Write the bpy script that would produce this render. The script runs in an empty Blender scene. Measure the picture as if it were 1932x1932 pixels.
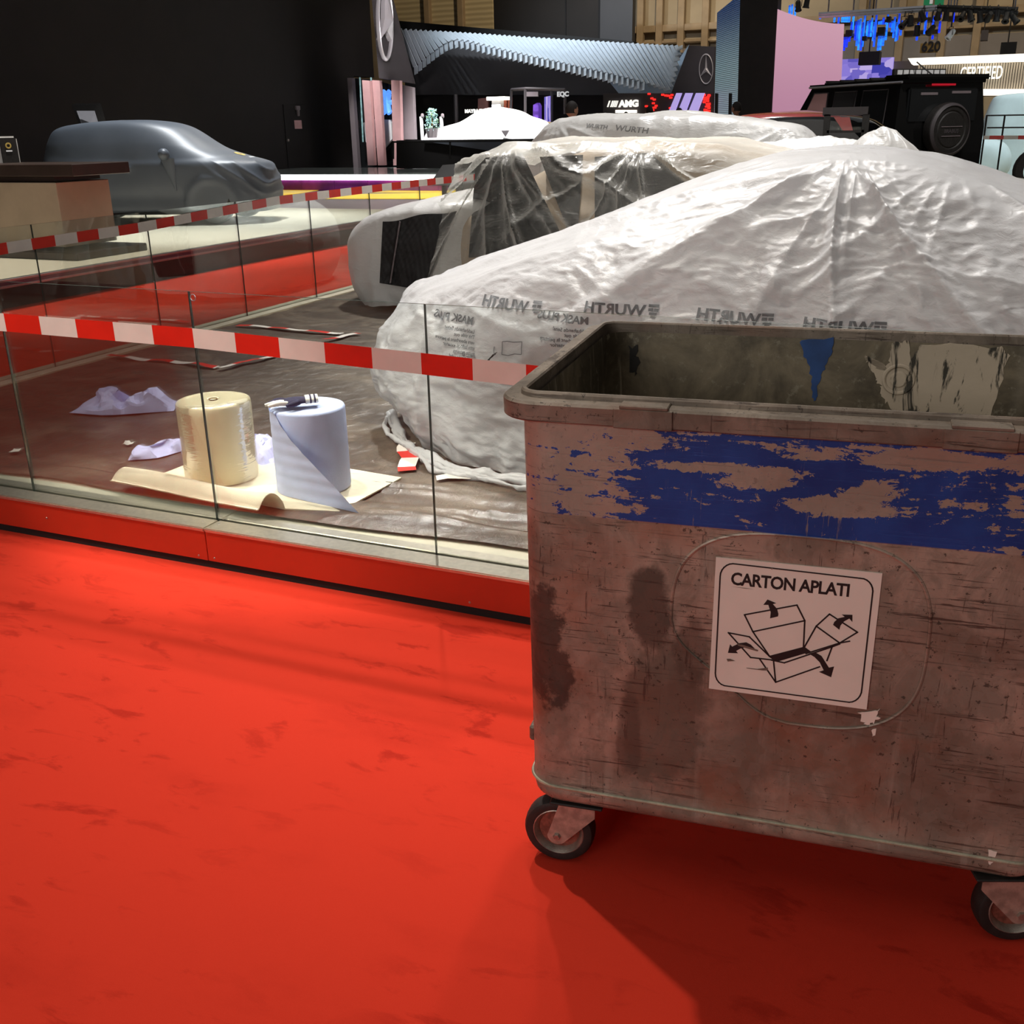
import bpy, bmesh, math, random
import numpy as np
from mathutils import Vector, Matrix
from mathutils.bvhtree import BVHTree

S = bpy.context.scene
COL = S.collection
random.seed(7)
RNG = np.random.default_rng(7)
PI = math.pi
V3 = lambda *a: np.array(a, float)

# ------------------------------------------------------------------ camera
YAW, PITCH, ROLL, FPX, CAMH = math.radians(24.0957), math.radians(20.4318), math.radians(-1.137), 1952.72, 1.68
_f = V3(-math.sin(YAW) * math.cos(PITCH), math.cos(YAW) * math.cos(PITCH), -math.sin(PITCH))
_r0 = V3(math.cos(YAW), math.sin(YAW), 0)
_u0 = np.cross(_r0, _f)
_r = math.cos(ROLL) * _r0 + math.sin(ROLL) * _u0
_u = -math.sin(ROLL) * _r0 + math.cos(ROLL) * _u0
EYE = V3(0, 0, CAMH)
cam_d = bpy.data.cameras.new('camera')
cam_d.sensor_width = 36
cam_d.lens = FPX / 1932 * 36
cam_d.clip_end = 300
cam = bpy.data.objects.new('camera', cam_d)
COL.objects.link(cam)
cam.matrix_world = Matrix(((_r[0], _u[0], -_f[0], 0), (_r[1], _u[1], -_f[1], 0), (_r[2], _u[2], -_f[2], CAMH), (0, 0, 0, 1)))
S.camera = cam

# ------------------------------------------------------------------ world, lamps, exposure
S.view_settings.view_transform = 'Standard'
S.view_settings.look = 'None'
S.view_settings.exposure = 0.0
S.view_settings.gamma = 1.0
S.view_settings.use_curve_mapping = False
w = bpy.data.worlds.new('hall_air')
S.world = w
w.use_nodes = True
w.node_tree.nodes['Background'].inputs[0].default_value = (1.0, 0.93, 0.86, 1)
w.node_tree.nodes['Background'].inputs[1].default_value = 0.03


def spot(loc, target, power, size_deg, blend=.5, col=(1, .93, .84), radius=.12):
    d = bpy.data.lights.new('spot_lamp', 'SPOT')
    d.energy = power
    d.spot_size = math.radians(size_deg)
    d.spot_blend = blend
    d.color = col
    d.shadow_soft_size = radius
    o = bpy.data.objects.new('spot_lamp', d)
    COL.objects.link(o)
    o.location = loc
    o.rotation_euler = (Vector(target) - Vector(loc)).to_track_quat('-Z', 'Y').to_euler()
    return o


def area(loc, target, power, sx, sy, col=(1, .93, .84)):
    d = bpy.data.lights.new('ceiling_or_fill_lamp', 'AREA')
    d.shape = 'RECTANGLE'
    d.size, d.size_y = sx, sy
    d.energy = power
    d.color = col
    o = bpy.data.objects.new('ceiling_or_fill_lamp', d)
    COL.objects.link(o)
    o.location = loc
    o.rotation_euler = (Vector(target) - Vector(loc)).to_track_quat('-Z', 'Y').to_euler()
    return o


WARM = (1, .92, .80)
NEU = (1, .965, .93)
spot((-4.6, 4.1, 9), (-1.7, 2.6, 0), 1650, 42, 1, WARM, .10)        # throws the bin's long shadow
spot((-2.6, 6.0, 9), (-0.9, 2.4, 0), 420, 46, .9, WARM, .12)
spot((-1.5, 8.0, 9), (-1.2, 5.4, .8), 1500, 44, .7, NEU, .15)        # stand lamps over the draped cars
spot((-5.0, 9.0, 9), (-2.2, 5.2, .8), 3600, 34, .8, NEU, .15)
spot((-5.5, 12, 9), (-3.2, 8.8, 1), 4200, 42, .7, NEU, .2)
spot((0.5, 13, 9), (-1.4, 10.2, 1), 2800, 50, .7, NEU, .2)
spot((-4.5, 17, 10), (-3.6, 13, 1.2), 5200, 46, .7, NEU, .2)
spot((-11.6, 15.0, 9), (-11.4, 13.5, .5), 5200, 46, .6, (.93, .97, 1), .2)
spot((-6.8, 1.2, 8), (-2.85, 3.62, .3), 3200, 15, .6, WARM, .1)     # accent on the paper rolls
spot((-9.6, 10.5, 9), (-9.9, 9.8, .3), 3000, 50, .7, WARM, .2)
spot((-13, 21, 9), (-12.5, 17.5, .3), 3500, 50, .7, WARM, .2)
area((-3.5, -10, 4.6), (-.4, 2.2, .7), 400, 6, 3, (1, .95, .88))      # soft fill added behind the photographer to brighten the bin front
area((-2, 2, 12), (-2, 4, 0), 460, 16, 16, (1, .93, .86))
area((-8, 26, 14), (-8, 26, 0), 420, 26, 18, (.95, .96, 1))
area((6, 34, 14), (6, 40, 4), 900, 20, 10, (1, .86, .64))
spot((-15.5, 29.5, 11), (-16.2, 34, 1), 30000, 34, .6, (1, 1, 1), .3)
spot((-19, 30, 11.5), (-16, 37.5, 7.2), 9000, 60, .9, (.84, .93, 1), .3)
spot((-12, 30, 10), (-13, 37.5, 6.8), 2500, 46, .9, (.84, .90, 1), .3)
spot((-11, 24, 10), (-14, 22.5, 0), 9500, 66, .7, (1, .97, .9), .3)
spot((-14, 23, 6), (-19.5, 33.2, 4.8), 2600, 16, .6, (1, .94, .97), .3)
spot((-7, 28, 7), (-8.3, 35.5, 3.3), 500, 18, .6, (1, .95, .97), .3)
spot((-18.5, 29, 7), (-20.3, 34, 1.6), 2200, 22, .6, (1, 1, 1), .3)
spot((1.5, 15.5, 8.5), (-1.2, 20.8, 1.3), 1500, 30, .7, NEU, .3)  # added lamp, brightens the rear of the off roader
spot((-10, 38, 14), (-16, 52, 13), 7000, 100, .8, (1, .84, .6), .3)
spot((3, 36, 12), (6, 52, 9), 4200, 100, .8, (1, .84, .6), .3)
spot((3.5, 22, 10), (2, 26, 1), 3500, 60, .7, (.85, .97, 1), .3)


# ------------------------------------------------------------------ measuring helpers
def ray(px, py):
    return _f + (px - 966) / FPX * _r - (py - 966) / FPX * _u


def onZ(px, py, z=0.0):
    d = ray(px, py)
    return EYE + d * (z - CAMH) / d[2]


def onY(px, py, Y):
    d = ray(px, py)
    return EYE + d * Y / d[1]


def onX(px, py, X):
    d = ray(px, py)
    return EYE + d * X / d[0]


def on_plane(px, py, p0, n):
    d = ray(px, py)
    return EYE + d * (((p0 - EYE) @ n) / (d @ n))


# ------------------------------------------------------------------ numpy noise
def _hash(ix, iy, iz, seed):
    h = (ix * 374761393 + iy * 668265263 + iz * 2147483647 + seed * 144665) & 0xffffffff
    h = ((h ^ (h >> 13)) * 1274126177) & 0xffffffff
    h = h ^ (h >> 16)
    return (h & 0xffff) / 32768.0 - 1.0


def vnoise(P, scale=1.0, seed=0):
    P = np.asarray(P, float) * scale
    i = np.floor(P).astype(np.int64)
    f = P - i
    f = f * f * (3 - 2 * f)
    out = 0
    for dx in (0, 1):
        for dy in (0, 1):
            for dz in (0, 1):
                wgt = (f[..., 0] if dx else 1 - f[..., 0]) * (f[..., 1] if dy else 1 - f[..., 1]) * (f[..., 2] if dz else 1 - f[..., 2])
                out = out + wgt * _hash(i[..., 0] + dx, i[..., 1] + dy, i[..., 2] + dz, seed)
    return out


def fbm(P, scale=1.0, oct=4, seed=0):
    a, t = 1.0, 0
    for k in range(oct):
        t = t + a * vnoise(P, scale * 2 ** k, seed + k)
        a *= .5
    return t


def ridged(P, scale=1.0, oct=3, seed=0):
    a, t = 1.0, 0
    for k in range(oct):
        t = t + a * (1 - np.abs(vnoise(P, scale * 2 ** k, seed + k)) * 2)
        a *= .5
    return t


# ------------------------------------------------------------------ mesh builder
WM = {}


class MB:
    def __init__(s):
        s.v, s.f, s.m, s.n = [], [], [], 0

    def add(s, verts, faces, mi=0):
        verts = np.asarray(verts, float).reshape(-1, 3)
        s.v.append(verts)
        n = s.n
        for fc in faces:
            s.f.append([int(i) + n for i in fc])
            s.m.append(mi)
        s.n += len(verts)
        return s

    def box(s, lo, hi, bev=0.0, mi=0, M=None, seg=1):
        lo, hi = np.minimum(lo, hi), np.maximum(lo, hi)
        if bev <= 0:
            vs = [(x, y, z) for z in (lo[2], hi[2]) for y in (lo[1], hi[1]) for x in (lo[0], hi[0])]
            fs = [(0, 2, 3, 1), (4, 5, 7, 6), (0, 1, 5, 4), (2, 6, 7, 3), (0, 4, 6, 2), (1, 3, 7, 5)]
        else:
            bm = bmesh.new()
            bmesh.ops.create_cube(bm, size=1)
            c, d = (lo + hi) / 2, hi - lo
            for v in bm.verts:
                v.co = Vector((v.co.x * d[0] + c[0], v.co.y * d[1] + c[1], v.co.z * d[2] + c[2]))
            bmesh.ops.bevel(bm, geom=list(bm.edges), offset=min(bev, d.min() * .49), segments=seg, affect='EDGES')
            bm.verts.index_update()
            vs = [tuple(v.co) for v in bm.verts]
            fs = [[v.index for v in f.verts] for f in bm.faces]
            bm.free()
        if M is not None:
            vs = xf(M, vs)
        return s.add(vs, fs, mi)

    def prism(s, pts, d, mi=0):
        """polygon pts (3D) pushed along vector d"""
        pts = np.asarray(pts, float)
        n = len(pts)
        vs = np.vstack([pts, pts + np.asarray(d, float)])
        fs = [list(range(n))[::-1], list(range(n, 2 * n))] + [(i, (i + 1) % n, n + (i + 1) % n, n + i) for i in range(n)]
        return s.add(vs, fs, mi)

    def rings(s, R, cap0=False, cap1=False, closed=True, mi=0):
        n = len(R[0])
        vs = np.vstack(R)
        fs = []
        for k in range(len(R) - 1):
            for i in range(n if closed else n - 1):
                j = (i + 1) % n
                fs.append((k * n + i, k * n + j, (k + 1) * n + j, (k + 1) * n + i))
        if cap0:
            fs.append(list(range(n))[::-1])
        if cap1:
            fs.append([(len(R) - 1) * n + i for i in range(n)])
        return s.add(vs, fs, mi)

    def tube(s, pts, r, n=8, mi=0, cap=True):
        pts = [np.asarray(p, float) for p in pts]
        R = []
        for i, p in enumerate(pts):
            t = pts[min(i + 1, len(pts) - 1)] - pts[max(i - 1, 0)]
            t = t / (np.linalg.norm(t) + 1e-9)
            a = np.cross(t, V3(0, 0, 1) if abs(t[2]) < .9 else V3(1, 0, 0))
            a /= np.linalg.norm(a)
            b = np.cross(t, a)
            rr = r[i] if hasattr(r, '__len__') else r
            R.append([p + rr * (math.cos(q) * a + math.sin(q) * b) for q in np.linspace(0, 2 * PI, n, endpoint=False)])
        return s.rings(R, cap, cap, True, mi)

    def lathe(s, prof, c=(0, 0, 0), axis=(0, 0, 1), n=32, mi=0, cap=False):
        ax = np.asarray(axis, float)
        ax = ax / np.linalg.norm(ax)
        a = np.cross(ax, V3(0, 0, 1) if abs(ax[2]) < .9 else V3(1, 0, 0))
        a /= np.linalg.norm(a)
        b = np.cross(ax, a)
        R = [[np.asarray(c, float) + h * ax + r * (math.cos(q) * a + math.sin(q) * b) for q in np.linspace(0, 2 * PI, n, endpoint=False)] for r, h in prof]
        return s.rings(R, cap, cap, True, mi)

    def grid(s, P, mi=0, closed=False):
        h, wd = P.shape[:2]
        idx = np.arange(h * wd).reshape(h, wd)
        if closed:
            idx = np.hstack([idx, idx[:, :1]])
        q = np.stack([idx[:-1, :-1], idx[:-1, 1:], idx[1:, 1:], idx[1:, :-1]], -1).reshape(-1, 4)
        return s.add(P.reshape(-1, 3), q.tolist(), mi)

    def build(s, name, mats, parent=None, smooth=35, local=False):
        me = bpy.data.meshes.new(name)
        vs = np.vstack(s.v)
        o = bpy.data.objects.new(name, me)
        if parent is not None:
            o.parent = parent
            if not local and parent.name in WM:
                vs = xf(WM[parent.name].inverted(), vs)
            WM[o.name] = WM.get(parent.name, Matrix())
        me.from_pydata(vs.tolist(), [], s.f)
        for m in (mats if isinstance(mats, (list, tuple)) else [mats]):
            me.materials.append(m)
        me.polygons.foreach_set('material_index', s.m)
        if smooth:
            me.polygons.foreach_set('use_smooth', [True] * len(s.f))
            if smooth < 180:
                me.set_sharp_from_angle(angle=math.radians(smooth))
        me.update()
        COL.objects.link(o)
        return o


def xf(M, vs):
    vs = np.asarray(vs, float).reshape(-1, 3)
    A = np.array(M)
    return vs @ A[:3, :3].T + A[:3, 3]


def tag(o, label=None, cat=None, group=None, kind=None):
    for k, v in (('label', label), ('category', cat), ('group', group), ('kind', kind)):
        if v:
            o[k] = v
    return o


def thing(name, label, cat, loc=(0, 0, 0), rz=0.0, group=None):
    o = bpy.data.objects.new(name, None)
    o.empty_display_size = .1
    COL.objects.link(o)
    o.location = tuple(float(c) for c in loc)
    o.rotation_euler = (0, 0, rz)
    WM[o.name] = Matrix.Translation(Vector(o.location)) @ Matrix.Rotation(rz, 4, 'Z')
    return tag(o, label, cat, group)


def dup(root, loc, rz=0.0, label=None):
    r = root.copy()
    COL.objects.link(r)
    r.location = tuple(float(c) for c in loc)
    r.rotation_euler = (0, 0, rz)
    if label:
        r['label'] = label
    for ch in list(root.children):
        c = ch.copy()
        COL.objects.link(c)
        c.parent = r
        for g in ch.children:
            d = g.copy()
            COL.objects.link(d)
            d.parent = c
    return r


def rrect(x0, x1, y0, y1, r, z, n=6):
    out = []
    for cx, cy, a0 in ((x1 - r, y1 - r, 0), (x0 + r, y1 - r, 90), (x0 + r, y0 + r, 180), (x1 - r, y0 + r, 270)):
        for k in range(n + 1):
            a = math.radians(a0 + 90 * k / n)
            out.append((cx + r * math.cos(a), cy + r * math.sin(a), z))
    return np.array(out)


def text_geo(body, size=1.0, bold=0.0, extrude=0.0, align='LEFT', spacing=1.0):
    cu = bpy.data.curves.new('t', 'FONT')
    cu.body, cu.size, cu.offset, cu.extrude = body, size, bold, extrude
    cu.align_x = align
    cu.space_character = spacing
    cu.resolution_u = 3
    o = bpy.data.objects.new('t', cu)
    COL.objects.link(o)
    bpy.context.view_layer.update()
    me = o.evaluated_get(bpy.context.evaluated_depsgraph_get()).to_mesh()
    vs = np.array([tuple(v.co) for v in me.vertices]).reshape(-1, 3)
    fs = [list(p.vertices) for p in me.polygons]
    o.to_mesh_clear()
    bpy.data.objects.remove(o)
    bpy.data.curves.remove(cu)
    return vs, fs


# ------------------------------------------------------------------ node helpers
class NG:
    def __init__(s, name):
        s.mat = bpy.data.materials.new(name)
        s.mat.use_nodes = True
        s.t = s.mat.node_tree
        s.t.nodes.clear()
        s.out = s.t.nodes.new('ShaderNodeOutputMaterial')

    def n(s, typ, out=0, props=None, **ins):
        nd = s.t.nodes.new('ShaderNode' + typ)
        for k, v in (props or {}).items():
            setattr(nd, k, v)
        for k, v in ins.items():
            key = int(k[1:]) if k[0] == 'i' and k[1:].isdigit() else k.replace('_', ' ')
            if v is None:
                continue
            sk = nd.inputs[key]
            if hasattr(v, 'is_linked'):
                s.t.links.new(v, sk)
            else:
                if sk.type == 'RGBA' and len(v) == 3:
                    v = (*v, 1)
                sk.default_value = v
        return nd.outputs[out]

    def obj(s):
        return s.n('TexCoord', 3)

    def map(s, vec, scale=(1, 1, 1), loc=(0, 0, 0), rot=(0, 0, 0)):
        return s.n('Mapping', Vector=vec, Scale=scale, Location=loc, Rotation=rot)

    def noise(s, vec, scale=5, detail=4, rough=.55, dist=0, typ=None):
        return s.n('TexNoise', 0, {'noise_type': typ} if typ else None, Vector=vec, Scale=scale, Detail=detail, Roughness=rough, Distortion=dist)

    def math(s, op, a, b=0.0, clamp=False):
        return s.n('Math', 0, {'operation': op, 'use_clamp': clamp}, i0=a, i1=b)

    def ss(s, x, lo, hi):
        return s.n('MapRange', 0, {'interpolation_type': 'SMOOTHSTEP'}, Value=x, From_Min=lo, From_Max=hi)

    def mix(s, fac, a, b):
        nd = s.t.nodes.new('ShaderNodeMix')
        nd.data_type = 'RGBA'
        for k, v in ((0, fac), (6, a), (7, b)):
            if hasattr(v, 'is_linked'):
                s.t.links.new(v, nd.inputs[k])
            else:
                nd.inputs[k].default_value = (*v, 1) if k and len(v) == 3 else v
        return nd.outputs[2]

    def bump(s, h, strength=.5, dist=.01, normal=None):
        return s.n('Bump', Height=h, Strength=strength, Distance=dist, Normal=normal)

    def bsdf(s, **k):
        return s.n('BsdfPrincipled', **k)

    def done(s, shader):
        s.t.links.new(shader, s.out.inputs[0])
        return s.mat


def plain(name, col, rough=.5, metal=0.0, vary=.12, scale=6.0, bump=0.0, emit=None, es=1.0, coat=0.0, spec=.5):
    g = NG(name)
    v = g.noise(g.obj(), scale, 4)
    f = g.ss(v, .3, .7)
    c = g.mix(f, tuple(x * (1 - vary) for x in col), tuple(min(1, x * (1 + vary)) for x in col))
    kw = dict(Base_Color=c, Roughness=rough, Metallic=metal, Coat_Weight=coat, Specular_IOR_Level=spec)
    if bump:
        kw['Normal'] = g.bump(g.noise(g.obj(), scale * 12, 3), bump, .004)
    if emit:
        kw['Emission_Color'] = emit
        kw['Emission_Strength'] = es
    return g.done(g.bsdf(**kw))


M = {}
# red carpet: brushed pile with darker footprints
g = NG('red_carpet')
o_ = g.obj()
n1 = g.noise(g.map(o_, (1.3, 3.0, 1), rot=(0, 0, .12)), 3.4, 6, .62, .5)
n2 = g.noise(g.map(o_, (1, 1, 1)), .9, 3)
n3 = g.noise(g.map(o_, (1, 2.2, 1), rot=(0, 0, -.2)), 1.3, 6, .6)
pat = g.math('MULTIPLY', g.ss(n1, .54, .66), g.ss(n2, .36, .58))
pat = g.math('MAXIMUM', pat, g.math('MULTIPLY', g.ss(n3, .52, .72), .4))
pat = g.math('MULTIPLY', pat, g.math('ADD', .55, g.noise(o_, 60, 3)), True)
c = g.mix(pat, (.56, .030, .014), (.35, .012, .006))
c = g.mix(g.math('MULTIPLY', g.noise(o_, 420, 2), .35), c, (.70, .06, .03))
hgt = g.noise(o_, 600, 2)
M['carpet'] = g.done(g.bsdf(Base_Color=c, Roughness=.95, Specular_IOR_Level=.05, Sheen_Weight=.12, Sheen_Roughness=.5, Sheen_Tint=(1, .3, .2), Normal=g.bump(hgt, .35, .004)))

# crinkled dark floor foil
g = NG('dark_floor_foil')
o_ = g.obj()
h1 = g.noise(g.map(o_, (1, 1.3, 1), rot=(0, 0, .5)), 1.1, 8, .66, 1.6, 'RIDGED_MULTIFRACTAL')
h2 = g.noise(g.map(o_, (1.6, 1, 1), rot=(0, 0, -.5)), 9, 6, .68, .8)
dust = g.ss(g.noise(g.map(o_, (1, 1.6, 1), rot=(0, 0, .6)), 1.7, 8, .7, 1.2), .42, .68)
c = g.mix(dust, (.066, .050, .036), (.150, .117, .084))
nb = g.bump(h2, .5, .015, g.bump(h1, .55, .03))
M['foil'] = g.done(g.bsdf(Base_Color=c, Roughness=.36, Specular_IOR_Level=.55, Normal=nb))


def film(name, base=(.82, .82, .81), transp=.06, transl=.25, rough=.32, bump=.5, scale=1.0, spec=.5):
    g = NG(name)
    o_ = g.obj()
    r1 = g.noise(g.map(o_, (.8, 1, 2.0), rot=(0, .25, 0)), 15 * scale, 5, .62, .9, 'RIDGED_MULTIFRACTAL')
    r2 = g.noise(g.map(o_, (1, 1, 1.7), rot=(0, -.4, 0)), 46 * scale, 4, .6, .5)
    msk = g.ss(g.noise(o_, 2.1, 3), .38, .60)
    nb = g.bump(r2, bump * .55, .010, g.bump(g.math('MULTIPLY', r1, g.math('ADD', .25, msk)), bump * .9, .012))
    c = g.mix(g.ss(g.noise(o_, 2.5, 4), .35, .7), tuple(x * .93 for x in base), base)
    p = g.bsdf(Base_Color=c, Roughness=rough, Specular_IOR_Level=spec, Normal=nb)
    tl = g.n('BsdfTranslucent', Color=c, Normal=nb)
    a = g.n('MixShader', i0=transl, i1=p, i2=tl)
    tr = g.n('BsdfTransparent', Color=(.95, .95, .93))
    lw = g.n('LayerWeight', 1, Blend=.5, Normal=nb)
    tf = g.math('MULTIPLY', transp, g.math('SUBTRACT', 1.15, lw), True) if transp > .3 else transp
    return g.done(g.n('MixShader', i0=tf, i1=a, i2=tr))


M['film'] = film('white_masking_film', (.75, .75, .765), .15, .24, .33, .72, .55)
M['film_far'] = film('white_masking_film_far', scale=.7)
M['film_clear'] = film('translucent_masking_film', (.78, .77, .72), .80, .22, .24, .6, .7, .9)

# window glass: thin sheet, faint green
g = NG('clear_glass')
fr = g.n('Fresnel', IOR=1.45)
fac = g.math('MULTIPLY', fr, .42)
M['glass'] = g.done(g.n('MixShader', i0=fac, i1=g.n('BsdfTransparent', Color=(.955, .975, .965)), i2=g.n('BsdfGlossy', Color=(.95, 1, .97), Roughness=.015)))
M['glass_edge'] = plain('glass_cut_edge', (.10, .125, .11), .15, .35, .1, 20, spec=1.0)

# galvanised, worn bin steel
BLK = (.012, .011, .010)


def bin_metal(name, paint=False, dim=1.0):
    g = NG(name)
    o_ = g.obj()
    s_ = g.n('SeparateXYZ', Vector=o_)
    X = s_
    sep = s_.node
    Z = sep.outputs[2]
    Yc = sep.outputs[1]
    big = g.noise(g.map(o_, (1, 1, 1)), 3.2, 6, .62, .4)
    mid = g.noise(g.map(o_, (1, 1, .8)), 11, 6, .65, .5)
    c = g.mix(g.ss(big, .36, .66), (.18, .135, .10), (.46, .37, .295))
    c = g.mix(g.math('MULTIPLY', g.ss(mid, .46, .60), .6), c, (.19, .145, .11))
    # spangle cells of the zinc
    vor = g.n('TexVoronoi', 1, None, Vector=g.map(o_, (1, 1, 1)), Scale=46)
    vb = g.n('RGBToBW', Color=vor)
    c = g.mix(g.math('MULTIPLY', vb, .22), c, (.42, .38, .33))
    # streaks running down and rust blush
    st = g.noise(g.map(o_, (16, 16, 1.2)), 1.6, 5, .6)
    c = g.mix(g.math('MULTIPLY', g.ss(st, .56, .72), .5), c, (.42, .37, .31))
    rust = g.noise(g.map(o_, (1, 1, 1.3), (3, 1, 7)), 2.4, 4, .6)
    c = g.mix(g.math('MULTIPLY', g.ss(rust, .54, .68), .42), c, (.33, .115, .055))

    def blob(x, z, rx, rz, col, amt, cc, nz=.35, fsc=9):
        d = g.math('ADD', g.math('POWER', g.math('DIVIDE', g.math('SUBTRACT', X, x), rx), 2.0), g.math('POWER', g.math('DIVIDE', g.math('SUBTRACT', Z, z), rz), 2.0))
        d = g.math('ADD', d, g.math('MULTIPLY', g.math('SUBTRACT', g.noise(o_, fsc, 5, .65), .5), nz * 8))
        return g.mix(g.math('MULTIPLY', g.math('SUBTRACT', 1.0, g.ss(d, .55, 1.15)), amt), cc, col)
    if paint:
        # dark damp stain left of the sticker and rubbed corner
        c = blob(.215, .72, .055, .10, (.075, .058, .045), .85, c)
        c = blob(.245, .46, .095, .22, (.13, .11, .085), .75, c)
        c = blob(.17, .40, .03, .12, (.09, .07, .055), .6, c)
        c = blob(-.035, .60, .085, .16, (.035, .026, .022), .8, c, .55, 14)
        c = blob(.30, .63, .04, .09, (.08, .065, .05), .6, c)
    # fine horizontal drag scratches: dark, and a few bright
    sc1 = g.noise(g.map(o_, (1.3, 1.3, 30), rot=(0, -.06, 0)), 4.5, 6, .7, .5)
    m1 = g.math('MULTIPLY', g.ss(sc1, .565, .61), g.ss(g.noise(o_, 3.5, 3), .40, .56))
    c = g.mix(g.math('MULTIPLY', m1, .8), c, (.055, .032, .024))
    sc2 = g.noise(g.map(o_, (30, 30, 2.2), rot=(0, .2, 0)), 3.2, 5, .7, .4)
    m2 = g.math('MULTIPLY', g.ss(sc2, .60, .64), g.ss(g.noise(o_, 4.5, 3), .47, .58))
    c = g.mix(g.math('MULTIPLY', m2, .7), c, (.05, .03, .024))
    sp = g.math('ADD', g.noise(o_, 70, 4, .7), g.math('MULTIPLY', g.noise(o_, 4, 2), .12))
    c = g.mix(g.math('MULTIPLY', g.ss(sp, .68, .72), .8), c, (.05, .04, .03))
    rough = g.mix(g.ss(mid, .4, .65), (.42, .42, .42), (.62, .62, .62))
    hgt = g.math('SUBTRACT', g.math('ADD', mid, vb), m1)
    if paint:
        # blue band, chipped along the horizontal and worn at the left corner
        n_a = g.noise(g.map(o_, (5, 5, 26), (0, 0, 0), (0, .05, 0)), 1.0, 8, .62, .8)
        n_b = g.noise(g.map(o_, (1, 1, 1.4), (5, 0, 2)), 34, 6, .75, .4)
        n_c = g.noise(g.map(o_, (2.0, 2.0, 13), (9, 0, 4)), 1.4, 6, .6, 1.0)
        worn = g.math('ADD', g.math('MULTIPLY', g.math('SUBTRACT', 1.0, g.ss(X, .05, .30)), .125), g.math('MULTIPLY', g.ss(Z, 1.0, 1.13), .06))
        worn = g.math('ADD', worn, g.math('MULTIPLY', g.ss(X, .60, .98), .07))
        sc = g.math('ADD', g.math('MULTIPLY', n_a, .46), g.math('ADD', g.math('MULTIPLY', n_c, .34), g.math('MULTIPLY', n_b, .34)))
        sc = g.math('ADD', sc, worn)
        on = g.math('SUBTRACT', 1.0, g.ss(sc, .648, .656))
        band = g.math('MULTIPLY', g.ss(Z, .918, .921), g.math('SUBTRACT', 1.0, g.ss(Z, 1.128, 1.13)))
        # big scraped islands
        for (x, z, rx, rz) in ((.42, 1.03, .075, .022), (.57, .985, .10, .022), (.62, 1.015, .05, .03), (.72, 1.09, .12, .02), (.36, 1.045, .14, .012)):
            d = g.math('ADD', g.math('POWER', g.math('DIVIDE', g.math('SUBTRACT', g.math('ADD', X, g.math('MULTIPLY', g.math('SUBTRACT', Z, z), -1.0)), x), rx), 2.0), g.math('POWER', g.math('DIVIDE', g.math('SUBTRACT', Z, z), rz), 2.0))
            d = g.math('ADD', d, g.math('MULTIPLY', g.math('SUBTRACT', n_b, .5), 5.0))
            on = g.math('MULTIPLY', on, g.ss(d, .95, 1.05))
        on = g.math('MULTIPLY', on, band)
        on = g.math('MULTIPLY', on, g.math('SUBTRACT', 1.0, g.math('MULTIPLY', m2, .9)))
        c = g.mix(g.math('MULTIPLY', band, .5), c, (.46, .40, .34))
        blue = g.mix(g.ss(big, .35, .65), (.010, .045, .24), (.018, .075, .36))
        c = g.mix(on, c, blue)
        hgt = g.math('ADD', hgt, g.math('MULTIPLY', on, .8))
    if dim < 1:
        c = g.mix(1 - dim, c, (.03, .024, .018))
    nb = g.bump(hgt, .22, .004)
    rb = g.n('RGBToBW', Color=rough)
    return g.done(g.bsdf(Base_Color=c, Roughness=rb, Metallic=.28, Normal=nb))


M['bin'] = bin_metal('worn_galvanised_steel', True)
M['bin_rim'] = bin_metal('grimy_galvanised_rim', False, .66)
g = NG('grimy_bin_inside')
o_ = g.obj()
c = g.mix(g.ss(g.noise(o_, 4, 6, .65, .5), .35, .68), (.065, .052, .034), (.25, .205, .135))
c = g.mix(g.math('MULTIPLY', g.ss(g.noise(g.map(o_, (22, 22, 2)), 1.4, 6, .65, .6), .55, .66), g.math('SUBTRACT', 1.0, g.ss(g.n('SeparateXYZ', Vector=o_), -.05, .06))), c, (.36, .31, .23))
c = g.mix(g.math('MULTIPLY', g.ss(g.noise(o_, 26, 6, .7), .56, .66), .6), c, (.30, .27, .20))
M['bin_in'] = g.done(g.bsdf(Base_Color=c, Roughness=.5, Metallic=.2, Normal=g.bump(g.noise(o_, 14, 5), .3, .006)))
M['blue_paint'] = plain('blue_paint', (.022, .075, .25), .45, 0, .2, 14)
g = NG('paper_residue')
o_ = g.obj()
c = g.mix(g.ss(g.noise(g.map(o_, (14, 1, 3.5)), 1.6, 6, .65, .6), .54, .60), (.56, .47, .36), (.05, .045, .035))
M['residue'] = g.done(g.bsdf(Base_Color=c, Roughness=.8, Normal=g.bump(g.noise(o_, 30, 4), .5, .004)))
M['sticker'] = plain('cream_sticker', (.86, .78, .70), .45, 0, .04, 5)
M['ink'] = plain('black_ink', (.012, .011, .012), .5, 0, .2, 30)
M['rubber'] = plain('black_rubber', (.016, .014, .013), .6, 0, .3, 30, .2)
M['zinc'] = plain('scuffed_zinc', (.42, .38, .33), .38, .75, .25, 30, .3)
M['fork'] = plain('worn_fork_steel', (.42, .27, .22), .55, .25, .25, 40, .3)
M['hub'] = plain('red_brown_hub', (.24, .08, .055), .55, .2, .35, 60, .2)

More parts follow.
